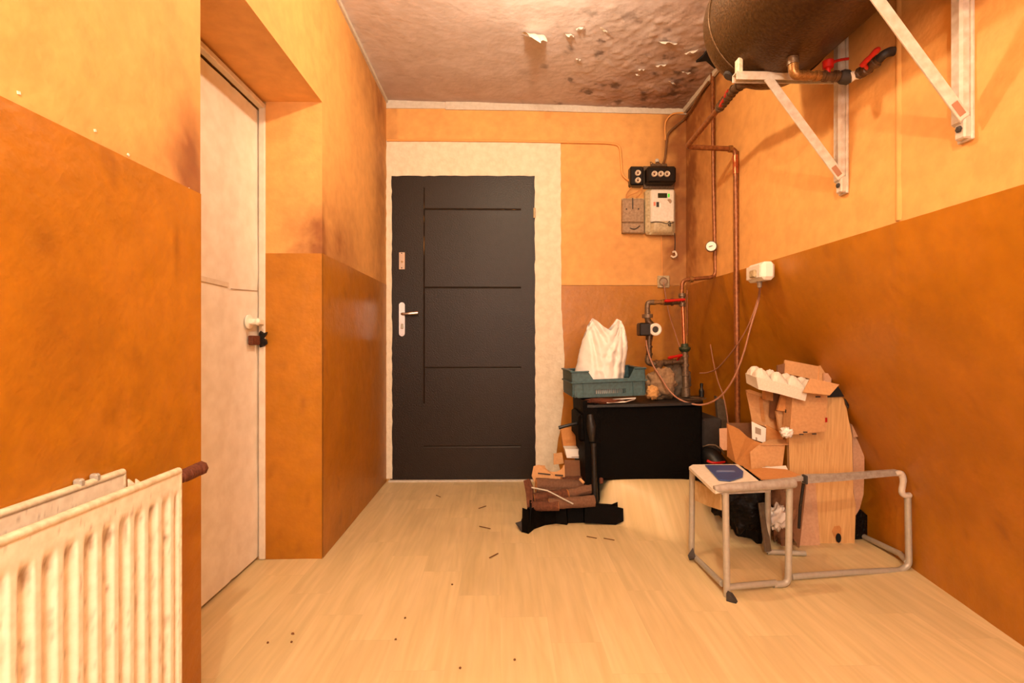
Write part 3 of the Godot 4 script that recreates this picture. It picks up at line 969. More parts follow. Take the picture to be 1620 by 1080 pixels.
	single("wire_loop", Geo.new().tube(spline([Vector3(0.875, 1.997, -3.460), Vector3(0.845, 1.954, -3.460), Vector3(0.841, 1.924, -3.460), Vector3(0.862, 1.941, -3.460), Vector3(0.911, 1.960, -3.450), Vector3(0.946, 1.990, -3.450), Vector3(0.937, 1.956, -3.450), Vector3(0.905, 1.924, -3.460)]), 0.0035, 8), M.card_orange, "orange wires looping between the upright fuse box and the grey-brown terminal box", "wire")
	single("thin_cable", Geo.new().tube(spline([Vector3(1.084, 1.684, -3.480), Vector3(1.089, 1.577, -3.482), Vector3(1.091, 1.469, -3.482), Vector3(1.092, 1.395, -3.478)]), 0.0025, 8), M.conduit, "thin ochre cable from the meter down to the small wall socket", "cable")
	single("thin_cable", Geo.new().tube(spline([Vector3(1.172, 1.704, -3.470), Vector3(1.180, 1.642, -3.480), Vector3(1.177, 1.585, -3.478), Vector3(1.172, 1.558, -3.470)]), 0.003, 8), M.cable_dark, "short dark cable hanging right of the white meter to a plug", "cable")
	single("loose_plug", Geo.new().tube(spline([Vector3(1.153, 1.533, -3.478), Vector3(1.164, 1.522, -3.460), Vector3(1.182, 1.535, -3.460), Vector3(1.175, 1.561, -3.465), Vector3(1.161, 1.559, -3.475)], 5), 0.007, 8), M.porcelain, "small curled beige fitting on the wall below the meter", "fitting")
	# small socket
	var s := thing("wall_socket", "small square beige wall socket on the paint line of the back wall", "socket", Vector3(1.105, 1.323, -3.490))
	part(s, "plate", Geo.new().box(Vector3(1.100, 1.359, -3.482), Vector3(0.082, 0.082, 0.016), 0.004), M.grimy)
	part(s, "insert", Geo.new().lathe(Vector3(1.098, 1.360, -3.474), Vector3(1.071, 1.350, -3.390), [Vector2(0, 0.03), Vector2(0.016, 0.03), Vector2(0.018, 0.026), Vector2(0.006, 0.022), Vector2(0.006, 0)], 20), M.terminal)
	single("socket_cable", Geo.new().tube(spline([Vector3(1.095, 1.350, -3.460), Vector3(1.098, 1.283, -3.440), Vector3(1.107, 1.144, -3.390), Vector3(1.077, 1.029, -3.200), Vector3(1.078, 0.923, -3.100), Vector3(1.087, 0.874, -3.070)]), 0.0035, 8), M.cable_pink, "pinkish cable from the small wall socket down behind the pipes", "cable")
	# double socket box on the right wall
	var r := thing("socket_box", "white double socket box at the paint line of the right wall", "socket", Vector3(1.259, 1.248, -2.496))
	var rc := Vector3(1.224, 1.277, -2.408)
	part(r, "box", Geo.new().box(rc, Vector3(0.062, 0.085, 0.165), 0.018), M.white_plastic)
	part(r, "end_plate", Geo.new().box(rc + Vector3(-0.033, 0.0, 0.0), Vector3(0.008, 0.062, 0.13), 0.003), M.meter)
	part(r, "plug", Geo.new().box(rc + Vector3(-0.04, -0.008, 0.012), Vector3(0.02, 0.036, 0.05), 0.006), M.grimy)
	part(r, "cable_gland", Geo.new().tube([rc + Vector3(-0.005, -0.04, 0), rc + Vector3(-0.005, -0.072, 0.002)], [0.013, 0.009], 10), M.cable_grey)
	var from := rc + Vector3(-0.005, -0.07, 0)
	single("socket_cable", Geo.new().tube(spline([from, Vector3(1.268, 1.163, -2.520), Vector3(1.245, 1.076, -2.530), Vector3(1.233, 0.982, -2.600), Vector3(1.232, 0.882, -2.750), Vector3(1.226, 0.798, -2.900), Vector3(1.212, 0.767, -3.000), Vector3(1.183, 0.760, -3.050)]), 0.0035, 8), M.cable_pink, "upper of the two thin cables drooping from the white socket box to the corner", "cable")
	single("pump_cable", Geo.new().tube(spline([from + Vector3(0, 0, 0.005), Vector3(1.261, 1.149, -2.500), Vector3(1.224, 1.028, -2.500), Vector3(1.195, 0.887, -2.520), Vector3(1.158, 0.760, -2.550), Vector3(1.118, 0.663, -2.620), Vector3(1.057, 0.614, -2.700), Vector3(0.974, 0.629, -2.750), Vector3(0.918, 0.674, -2.780), Vector3(0.885, 0.746, -2.840), Vector3(0.856, 0.817, -2.900), Vector3(0.839, 0.895, -2.940), Vector3(0.834, 0.957, -2.960)]), 0.0045, 8), M.cable_pink, "long thin cable sagging from the white socket box over the stove to the pump", "cable")
	single("thin_cable", Geo.new().tube(spline([Vector3(1.309, 0.930, -3.200), Vector3(1.288, 0.815, -3.100), Vector3(1.272, 0.715, -3.000), Vector3(1.281, 0.638, -2.950), Vector3(1.290, 0.532, -2.920), Vector3(1.297, 0.459, -2.920)]), 0.0035, 8), M.cable_pink, "thin cable hanging down beside the stove's right end", "cable")

func fuse(parent: Node3D, p: Vector3) -> void:
	var f := part(parent, "fuse", Geo.new().lathe(p, p + Vector3(0, 0, 1), [Vector2(-0.004, 0.019), Vector2(0.012, 0.019), Vector2(0.016, 0.016), Vector2(0.014, 0.011), Vector2(0.004, 0.010), Vector2(0.004, 0)], 20), M.porcelain)
	part(f, "fuse_tip", Geo.new().lathe(p + Vector3(0, 0, 0.003), p + Vector3(0, 0, 1), [Vector2(0, 0.007), Vector2(0.004, 0.006), Vector2(0.004, 0)], 12), M.rust)

# ------------------------------------------------ water tank and its brackets
const TANK := Vector3(1.015, 2.165, 0)
const TANK_R := 0.24

func build_tank() -> void:
	var t := thing("water_tank", "speckled bronze cylindrical water tank on two wall brackets under the ceiling", "water tank", Vector3(TANK.x, TANK.y - TANK_R, -1.4))
	var far := Vector3(TANK.x, TANK.y, -2.075)
	var prof := []
	for i in 15:
		var a := PI / 2 * i / 14.0
		prof.append(Vector2(0.125 * (1.0 - cos(a)), maxf(0.0, TANK_R * pow(sin(a), 0.8))))
	prof.append(Vector2(0.20, TANK_R))
	prof.append(Vector2(0.60, TANK_R))
	prof.append(Vector2(1.15, TANK_R))
	for i in range(1, 11):
		var a := PI / 2 * i / 10.0
		prof.append(Vector2(1.15 + 0.12 * sin(a), maxf(0.0, TANK_R * pow(cos(a), 0.8))))
	part(t, "shell", Geo.new().lathe(far, far + Vector3(0, 0, 1), prof, 72, true), M.bronze)
	var seam := []
	for i in 65:
		seam.append(Vector3(TANK.x + (TANK_R + 0.001) * cos(TAU * i / 64), TANK.y + (TANK_R + 0.001) * sin(TAU * i / 64), -1.905))
	part(t, "weld_seam", Geo.new().tube(seam, 0.0045, 8, false), M.bronze)
	var nub := Vector3(TANK.x - 0.135, TANK.y - 0.18, -1.955)
	part(t, "plug", Geo.new().lathe(nub, nub + Vector3(-0.6, -0.8, 0), [Vector2(-0.02, 0.022), Vector2(0.018, 0.022), Vector2(0.022, 0.017), Vector2(0.022, 0)], 14), M.rubber)
	bracket(-1.86, "far white steel bracket with a diagonal strut, under the tank's back end")
	bracket(-1.363, "near white steel bracket with a diagonal strut, beside the tank's front end")

func bracket(z: float, label: String) -> void:
	var x := WALL_RIGHT
	var t := thing("wall_bracket", label, "bracket", Vector3(x, 1.492, z), "")
	var up := Geo.new()
	up.box(Vector3(x - 0.005, 1.885, z), Vector3(0.010, 0.79, 0.046), 0.003)
	up.box(Vector3(x - 0.018, 1.905, z - 0.003), Vector3(0.028, 0.74, 0.036), 0.006)
	part(t, "upright", up, M.bracket)
	var arm := Geo.new()
	arm.box(Vector3(x - 0.21, 1.916, z + 0.016), Vector3(0.40, 0.030, 0.005), 0.001)
	arm.box(Vector3(x - 0.21, 1.929, z), Vector3(0.40, 0.005, 0.036), 0.001)
	arm.box(Vector3(x - 0.21, 1.916, z - 0.016), Vector3(0.40, 0.024, 0.005), 0.001)
	part(t, "arm", arm, M.bracket)
	part(t, "end_stop", Geo.new().box(Vector3(x - 0.395, 1.952, z + 0.004), Vector3(0.018, 0.058, 0.030), 0.003), M.cream, "small upright stop at the arm's tip")
	var st := Geo.new()
	var a := Vector3(x - 0.028, 1.545, z + 0.012)
	var b := Vector3(x - 0.298, 1.905, z + 0.012)
	var d := (b - a).normalized()
	var side := Vector3(-d.y, d.x, 0)
	st.bar(a - side * 0.014 + Vector3(0, 0, -0.006), b - side * 0.014 + Vector3(0, 0, -0.006), 0.030, 0.004, side, 0.001)
	st.bar(a + Vector3(0, 0, 0.009), b + Vector3(0, 0, 0.009), 0.004, 0.030, side.cross(d), 0.001)
	var st2 := Geo.new()
	var mid := (a + b) / 2.0
	st2.box(mid + Vector3(0, 0, 0.009), Vector3(0.032, a.distance_to(b), 0.005), 0.001, Basis(-side, d, Vector3(0, 0, 1)) if (-side).cross(d).z > 0 else Basis(side, d, Vector3(0, 0, 1)))
	st2.box(mid - side * 0.015 - Vector3(0, 0, 0.006), Vector3(0.005, a.distance_to(b), 0.034), 0.001, Basis(-side, d, Vector3(0, 0, 1)) if (-side).cross(d).z > 0 else Basis(side, d, Vector3(0, 0, 1)))
	part(t, "strut", st2, M.bracket)
	var foot := Geo.new().box(Vector3(x - 0.014, 1.525, z + 0.003), Vector3(0.024, 0.06, 0.032), 0.004)
	part(t, "foot_plate", foot, M.bracket)
	part(t, "bolt", Geo.new().lathe(Vector3(x - 0.025, 1.522, z + 0.004), Vector3(0, 1.522, z + 0.004), [Vector2(0, 0.009), Vector2(0.006, 0.009), Vector2(0.008, 0.006), Vector2(0.008, 0)], 6), M.rubber)
	part(t, "rust_patch", Geo.new().box(a + d * 0.03 + Vector3(0, 0, 0.0118), Vector3(0.020, 0.040, 0.001), 0.0, Basis(side, d, Vector3(0, 0, 1)) if side.cross(d).z > 0 else Basis(-side, d, Vector3(0, 0, 1))), M.rust_light)

func ringed(parent: Node3D, called: String, pts: Array, r: float, m: Material, every := 0.03) -> void:
	# a run of threaded fittings: collars along a pipe
	var g := Geo.new().tube(pts, r, 14)
	var total := 0.0
	for i in pts.size() - 1:
		total += pts[i].distance_to(pts[i + 1])
	var n := maxi(1, int(total / every))
	for k in n:
		var s := (k + 0.5) / n * total
		for i in pts.size() - 1:
			var l: float = pts[i].distance_to(pts[i + 1])
			if s <= l:
				var p: Vector3 = pts[i].lerp(pts[i + 1], s / l)
				var d: Vector3 = (pts[i + 1] - pts[i]).normalized()
				g.lathe(p - d * 0.007, p + d, [Vector2(0, r), Vector2(0.001, r * 1.28), Vector2(0.012, r * 1.28), Vector2(0.014, r)], 8)
				break
			s -= l
	part(parent, called, g, m)

func lever(parent: Node3D, from: Vector3, to: Vector3, stem: Vector3) -> void:
	var g := Geo.new().tube([stem, from], 0.006, 10)
	var d := (to - from).normalized()
	g.tube([from - d * 0.008, from + d * 0.015, from.lerp(to, 0.45), from.lerp(to, 0.85), to], [0.008, 0.009, 0.0075, 0.010, 0.006], 10)
	part(parent, "red_lever", g, M.red)

func build_pipes() -> void:
	# tank outlet to the wall
	var d := 1.79
	var a := thing("valve_pipe", "brass elbow and valves with two red levers from the tank to the right wall", "pipe", Vector3(1.100, 1.861, -1.745))
	part(a, "tank_port", Geo.new().tube([Vector3(0.997, 1.951, -1.745), Vector3(1.000, 1.903, -1.745)], 0.019, 14), M.galvanised)
	part(a, "elbow", Geo.new().tube(bend([Vector3(1.000, 1.910, -1.745), Vector3(1.003, 1.866, -1.745), Vector3(1.045, 1.866, -1.745)], 0.03), 0.0165, 14), M.brass)
	ringed(a, "fittings", [Vector3(1.030, 1.867, -1.745), Vector3(1.100, 1.864, -1.745)], 0.014, M.brass, 0.024)
	ringed(a, "valve_body", [Vector3(1.096, 1.864, -1.745), Vector3(1.166, 1.864, -1.745)], 0.0155, M.dull_pipe, 0.034)
	part(a, "black_tee", Geo.new().tube([Vector3(1.162, 1.864, -1.745), Vector3(1.171, 1.863, -1.745), Vector3(1.186, 1.855, -1.735), Vector3(1.194, 1.854, -1.730)], [0.018, 0.024, 0.024, 0.017], 14), M.rubber)
	part(a, "red_knob", Geo.new().lathe(Vector3(1.116, 1.865, -1.735), Vector3(1.116, 1.925, -1.735), [Vector2(0, 0.008), Vector2(0.02, 0.008), Vector2(0.022, 0.017), Vector2(0.045, 0.018), Vector2(0.05, 0.012), Vector2(0.05, 0)], 12), M.red)
	part(a, "thin_red_lever", Geo.new().tube(spline([Vector3(1.126, 1.895, -1.740), Vector3(1.142, 1.912, -1.742), Vector3(1.166, 1.921, -1.745), Vector3(1.196, 1.928, -1.750)], 5), 0.005, 8), M.red)
	part(a, "white_tape", Geo.new().tube([Vector3(1.189, 1.854, -1.730), Vector3(1.201, 1.857, -1.725), Vector3(1.219, 1.862, -1.720)], [0.019, 0.014, 0.018], 12), M.tape)
	ringed(a, "second_valve", [Vector3(1.212, 1.860, -1.722), Vector3(1.209, 1.853, -1.667), Vector3(1.214, 1.861, -1.628)], 0.0155, M.dull_pipe, 0.026)
	lever(a, Vector3(1.174, 1.853, -1.644), Vector3(1.184, 1.872, -1.588), Vector3(1.199, 1.848, -1.662))
	part(a, "wall_stub", Geo.new().tube(bend([Vector3(1.214, 1.860, -1.634), Vector3(1.217, 1.866, -1.613), Vector3(1.239, 1.877, -1.615), Vector3(1.265, 1.885, -1.627)], 0.03), 0.014, 12), M.cable_dark)
	# supply pipe to the corner and down the right wall
	var s := thing("supply_pipe", "copper pipe from the tank's far end turning down the right wall", "pipe", Vector3(1.245, 0.545, -2.710))
	ringed(s, "fittings", [Vector3(0.975, 1.985, -2.02), Vector3(0.962, 1.996, -2.100), Vector3(0.987, 2.012, -2.320)], 0.017, M.dull_pipe, 0.036)
	lever(s, Vector3(0.968, 1.997, -2.250), Vector3(0.953, 2.007, -2.140), Vector3(0.983, 1.997, -2.250))
	part(s, "corner_run", Geo.new().tube(bend([Vector3(0.987, 2.015, -2.300), Vector3(0.980, 1.986, -2.710), Vector3(1.241, 1.976, -2.710), Vector3(1.251, 1.888, -2.710)], 0.03), 0.0135, 14), M.copper)
	part(s, "collar", Geo.new().tube([Vector3(1.207, 1.977, -2.710), Vector3(1.224, 1.977, -2.710)], 0.019, 12), M.brass)
	part(s, "riser", Geo.new().tube([Vector3(1.245, 1.962, -2.710), Vector3(1.248, 1.237, -2.710), Vector3(1.039, 0.000, -2.244)*0 + Vector3(1.255, 0.444, -2.710), Vector3(Vector3(1.255, 0.444, -2.710).x, 0.0, -2.71)], 0.0145, 14), M.copper)
	part(s, "bare_length", Geo.new().tube([Vector3(1.243, 1.942, -2.710), Vector3(1.245, 1.844, -2.710)], 0.0155, 14), M.copper_bright, "bare bright copper length")
	# heating pipe
	var h := thing("heating_pipe", "thin copper pipe with a pressure gauge, from the ceiling down to the stove", "pipe", Vector3(1.073, 0.633, -3.000))
	part(h, "riser", Geo.new().tube(bend([Vector3(1.239, 2.532, -3.000), Vector3(1.246, 1.846, -3.000), Vector3(1.257, 1.331, -3.000), Vector3(1.058, 1.312, -3.000), Vector3(1.056, 1.174, -3.000)], 0.035), 0.0115, 14), M.copper)
	part(h, "collar", Geo.new().tube([Vector3(1.103, 1.315, -3.000), Vector3(1.122, 1.317, -3.000)], 0.018, 12), M.brass)
	part(h, "tee", Geo.new().lathe(Vector3(1.060, 1.155, -3.000), Vector3(1.058, 1.248, -3.000), [Vector2(0, 0.013), Vector2(0.002, 0.020), Vector2(0.022, 0.021), Vector2(0.03, 0.018), Vector2(0.055, 0.018), Vector2(0.06, 0.021), Vector2(0.078, 0.02), Vector2(0.08, 0.012)], 14), M.galvanised)
	part(h, "lower_riser", Geo.new().tube([Vector3(1.062, 1.166, -3.000), Vector3(1.071, 0.931, -3.000)], 0.0095, 12), M.copper_bright, "bare bright copper length")
	part(h, "thin_tube", Geo.new().tube([Vector3(1.099, 1.259, -3.030), Vector3(1.108, 0.988, -3.050)], 0.005, 8), M.copper)
	part(h, "green_union", Geo.new().lathe(Vector3(1.075, 0.887, -3.000), Vector3(1.073, 0.969, -3.000), [Vector2(0, 0.018), Vector2(0.004, 0.026), Vector2(0.018, 0.035), Vector2(0.030, 0.035), Vector2(0.032, 0.022), Vector2(0.05, 0.02), Vector2(0.052, 0)], 8), M.green_fitting)
	ringed(h, "stove_fittings", [Vector3(1.075, 0.890, -3.000), Vector3(1.079, 0.726, -3.000)], 0.019, M.galvanised, 0.05)
	part(h, "stove_port", Geo.new().lathe(Vector3(1.081, 0.626, -3.000), Vector3(1.079, 0.726, -3.000), [Vector2(0, 0.027), Vector2(0.05, 0.026), Vector2(0.055, 0.02), Vector2(0.10, 0.02)], 14), M.galvanised)
	var gp := Vector3(1.217, 1.505, -2.965)
	var ga := part(h, "gauge", Geo.new().lathe(gp, gp + Vector3(-0.36, 0.1, 1), [Vector2(-0.02, 0), Vector2(-0.02, 0.024), Vector2(-0.014, 0.032), Vector2(0.004, 0.032), Vector2(0.006, 0.029), Vector2(0.002, 0.027)], 24), M.galvanised, "round pressure gauge")
	var gd := (Vector3(-0.36, 0.1, 1)).normalized()
	part(ga, "dial", Geo.new().lathe(gp, gp + gd, [Vector2(0.001, 0.028), Vector2(0.003, 0.028), Vector2(0.003, 0)], 24), M.white_plastic)
	part(ga, "needle", Geo.new().bar(gp + gd * 0.005 + Vector3(-0.014, -0.004, 0), gp + gd * 0.005 + Vector3(0.014, 0.004, 0), 0.004, 0.001, gd, 0.0), M.rubber)
	# pump branch
	var b := thing("pump_branch", "loop of dull valve fittings with red levers joining the heating pipe to the pump", "pipe", Vector3(0.864, 0.820, -3.000))
	ringed(b, "upper_fittings", [Vector3(1.047, 1.185, -3.000), Vector3(0.950, 1.181, -3.000)], 0.018, M.dull_pipe, 0.05)
	ringed(b, "fittings", [Vector3(0.957, 1.181, -3.000), Vector3(0.875, 1.181, -3.000)], 0.013, M.brass, 0.035)
	part(b, "elbow", Geo.new().tube(bend([Vector3(0.890, 1.181, -3.000), Vector3(0.854, 1.179, -3.000), Vector3(0.852, 1.129, -3.000)], 0.03), 0.0155, 12), M.galvanised)
	lever(b, Vector3(1.052, 1.193, -2.960), Vector3(0.938, 1.184, -2.950), Vector3(1.058, 1.185, -3.000))
	ringed(b, "lower_fittings", [Vector3(0.862, 0.984, -3.000), Vector3(0.864, 0.853, -3.000)], 0.016, M.dull_pipe, 0.036)
	part(b, "elbow", Geo.new().tube(bend([Vector3(0.864, 0.876, -3.000), Vector3(0.850, 0.827, -3.000), Vector3(0.897, 0.816, -3.000)], 0.03), 0.018, 12), M.galvanised)
	ringed(b, "return_fittings", [Vector3(0.882, 0.820, -3.000), Vector3(1.073, 0.834, -3.000)], 0.0165, M.dull_pipe, 0.045)
	part(b, "strainer", Geo.new().tube([Vector3(0.935, 0.824, -2.990), Vector3(0.891, 0.794, -2.930)], [0.016, 0.019], 10), M.galvanised)
	lever(b, Vector3(1.033, 0.869, -2.950), Vector3(0.953, 0.855, -2.930), Vector3(1.025, 0.834, -3.000))
	# pump
	var p := thing("circulation_pump", "small circulation pump with a black box and a pale round motor face", "pump", Vector3(0.871, 0.980, -3.000))
	part(p, "upper_flange", Geo.new().lathe(Vector3(0.854, 1.088, -3.000), Vector3(0.852, 1.173, -3.000), [Vector2(-0.02, 0.014), Vector2(0, 0.018), Vector2(0.001, 0.032), Vector2(0.022, 0.032), Vector2(0.024, 0.018), Vector2(0.04, 0.018)], 8), M.galvanised)
	part(p, "body", Geo.new().tube([Vector3(0.856, 1.077, -3.000), Vector3(0.867, 1.047, -3.000), Vector3(0.875, 1.017, -3.000), Vector3(0.864, 0.984, -3.000), Vector3(0.862, 0.950, -3.000)], [0.016, 0.03, 0.034, 0.022, 0.018], 14), M.dull_pipe)
	part(p, "terminal_box", Geo.new().box(Vector3(0.816, 1.020, -2.950), Vector3(0.062, 0.075, 0.075), 0.006), M.bakelite)
	var mp := Vector3(0.876, 1.019, -2.930)
	part(p, "motor_housing", Geo.new().lathe(mp - Vector3(0, 0, 0.06), mp + Vector3(0.05, 0, 1), [Vector2(0, 0.03), Vector2(0.055, 0.036), Vector2(0.066, 0.036), Vector2(0.069, 0.031), Vector2(0.066, 0.019), Vector2(0.060, 0.018)], 28), M.meter, "pale round motor face")
	part(p, "motor_cap", Geo.new().lathe(mp, mp + Vector3(0.05, 0, 1), [Vector2(-0.002, 0.0185), Vector2(0.002, 0.0185), Vector2(0.003, 0)], 20), M.rubber)

# ------------------------------------------------ stove, its top and its hearth
func build_stove() -> void:
	var t := thing("solid_fuel_stove", "sooty black solid-fuel stove in the back corner, its door facing left", "stove", Vector3(0.8, 0.2, -3.0))
	var x0 := Vector3(0.496, 0.403, -2.760).x
	var x1 := Vector3(1.088, 0.401, -2.760).x
	var top := Vector3(0.696, 0.610, -2.740).y
	part(t, "body", Geo.new().box(Vector3((x0 + x1) / 2, (top + 0.195) / 2, -3.0), Vector3(x1 - x0, top - 0.2, 0.48), 0.012), M.soot)
	part(t, "top_plate", Geo.new().slab([Vector3(0.452, 0.611, -2.725), Vector3(0.725, 0.616, -2.720), Vector3(1.026, 0.623, -2.725), Vector3(1.096, 0.625, -2.780), Vector3(1.245, 0.610, -3.200), Vector3(0.614, 0.609, -3.200)], 0.014, Vector3(0.7, 5, -3)), M.iron, "rusty top plate")
	part(t, "rear_section", Geo.new().box(Vector3(Vector3(1.173, 0.383, -2.850).x, 0.35, -3.02), Vector3(0.11, 0.34, 0.36), 0.01), M.grey_box)
	part(t, "lower_section", Geo.new().slab([Vector3(0.913, 0.238, -2.755), Vector3(0.920, 0.211, -2.755), Vector3(0.996, 0.204, -2.755), Vector3(1.010, 0.139, -2.755), Vector3(1.072, 0.135, -2.755), Vector3(1.086, 0.107, -2.755), Vector3(1.175, 0.114, -2.755), Vector3(1.189, 0.247, -2.755)], 0.1), M.soot)
	# front column with door and lever
	var col := Geo.new()
	col.slab([Vector3(0.429, 0.636, -2.730), Vector3(0.504, 0.632, -2.730), Vector3(0.511, 0.443, -2.730), Vector3(0.514, 0.257, -2.730), Vector3(0.521, 0.105, -2.730), Vector3(0.504, 0.051, -2.730), Vector3(0.449, 0.044, -2.730), Vector3(0.443, 0.240, -2.730), Vector3(0.439, 0.443, -2.730)], 0.4)
	part(t, "front_column", col, M.soot)
	part(t, "door", Geo.new().box(Vector3(0.447, 0.482, -2.800) + Vector3(-0.012, 0.0, -0.1), Vector3(0.05, 0.145, 0.30), 0.016), M.soot)
	part(t, "door_lug", Geo.new().tube([Vector3(0.466, 0.559, -2.720), Vector3(0.471, 0.499, -2.700), Vector3(0.478, 0.421, -2.720)], [0.018, 0.028, 0.016], 12), M.iron)
	part(t, "hinge_column", Geo.new().tube([Vector3(0.483, 0.413, -2.710), Vector3(0.487, 0.262, -2.710), Vector3(0.490, 0.094, -2.710)], [0.016, 0.014, 0.018], 10), M.iron)
	part(t, "door_lever", Geo.new().tube([Vector3(0.308, 0.477, -2.800), Vector3(0.339, 0.486, -2.800), Vector3(0.381, 0.496, -2.800), Vector3(0.436, 0.503, -2.820)], [0.010, 0.009, 0.008, 0.012], 12), M.black)
	part(t, "latch", Geo.new().box(Vector3(0.526, 0.209, -2.720), Vector3(0.02, 0.03, 0.02), 0.006), M.rust)
	# flue elbow behind its right end
	var f := thing("flue_elbow", "black flue elbow at the stove's right end", "flue", Vector3(1.146, 0.254, -2.800))
	part(f, "elbow", Geo.new().tube(bend([Vector3(1.123, 0.305, -2.850), Vector3(1.137, 0.321, -2.780), Vector3(1.161, 0.273, -2.720), Vector3(1.174, 0.189, -2.720)], 0.08), 0.055, 16), M.black)
	part(f, "rim", Geo.new().tube([Vector3(1.103, 0.372, -2.800), Vector3(1.130, 0.385, -2.780), Vector3(1.161, 0.385, -2.770), Vector3(1.179, 0.370, -2.740), Vector3(1.192, 0.345, -2.730)], 0.004, 8), M.galvanised)
	single("red_strap", Geo.new().tube(spline([Vector3(1.072, 0.325, -2.660), Vector3(1.090, 0.321, -2.640), Vector3(1.120, 0.319, -2.640), Vector3(1.162, 0.318, -2.660)], 5), 0.007, 8), M.red, "short red strap on the black flue elbow", "strap")
	single("grey_wall_panel", Geo.new().slab([Vector3(1.303, 0.618, -3.100), Vector3(1.350, 0.595, -3.100), Vector3(1.373, 0.506, -3.100), Vector3(1.377, 0.371, -3.100), Vector3(1.323, 0.371, -3.100), Vector3(1.315, 0.487, -3.100)], 0.03), M.patch, "grey dusty slab leaning behind the stove's right end", "slab")
	# things on the top
	var fl := top + 0.002
	var dish := thing("rusty_dish", "flat rusty dish on the stove top below the pipe", "dish", Vector3(1.070, 0.627, -2.950))
	part(dish, "plate", Geo.new().lathe(Vector3(Vector3(1.085, 0.626, -2.930).x, fl, -2.93), Vector3(Vector3(1.085, 0.626, -2.930).x, 5, -2.93), [Vector2(0, 0), Vector2(0, 0.05), Vector2(0.012, 0.085), Vector2(0.014, 0.083), Vector2(0.004, 0.05), Vector2(0.004, 0)], 24), M.galvanised)
	var bl := Vector3(1.155, 0.664, -2.950)
	part_single_bottle(bl)
	single("lagging_bundle", Geo.new().blob(Vector3(0.913, 0.706, -2.930) , Vector3(0.088, 0.085, 0.075), nz, 0.42, 1.3, 40, 26), M.wool, "tan bundle of pipe lagging on the stove below the pump", "lagging")
	single("lagging_bundle", Geo.new().blob(Vector3(1.048, 0.713, -3.080), Vector3(0.085, 0.10, 0.07), nz, 0.3, 1.5, 40, 26), M.patch, "grey bundle of pipe lagging behind the tan one on the stove", "lagging")
	single("crust_piece", Geo.new().blob(Vector3(0.832, 0.662, -2.830) + Vector3(0, 0.004, 0), Vector3(0.034, 0.036, 0.03), nz, 0.6, 1.4, 24, 16), M.bread, "pale yellow lump of crust or foam at the crate's right end on the stove", "lump")
	var sheets := Geo.new().slab([Vector3(0.557, 0.637, -2.760), Vector3(0.722, 0.647, -2.760), Vector3(0.721, 0.638, -2.780), Vector3(0.653, 0.634, -2.700), Vector3(0.552, 0.629, -2.700)], 0.006, Vector3(0.7, 5, -2))
	single("white_board", sheets, M.paper, "thin white board sticking out under the blue-green crate", "board")
	single("rusty_scrap", Geo.new().blob(Vector3(0.543, 0.631, -2.740), Vector3(0.10, 0.012, 0.05), nz, 0.7, 2.2, 26, 10), M.rust, "rusty scraps strewn under the crate on the stove top edge", "scrap")
	crate()
	hearth()

func part_single_bottle(p: Vector3) -> void:
	var b := thing("small_bottle", "small black bottle at the right end of the stove top", "bottle", p - Vector3(0, 0.03, 0))
	part(b, "body", Geo.new().lathe(p - Vector3(0, 0.035, 0), p + Vector3(0, 1, 0), [Vector2(0, 0), Vector2(0, 0.014), Vector2(0.035, 0.015), Vector2(0.05, 0.008), Vector2(0.06, 0.007)], 16), M.black)
	part(b, "cap", Geo.new().lathe(p + Vector3(0, 0.025, 0), p + Vector3(0, 1, 0), [Vector2(0, 0.009), Vector2(0.018, 0.009), Vector2(0.02, 0)], 14), M.bakelite)

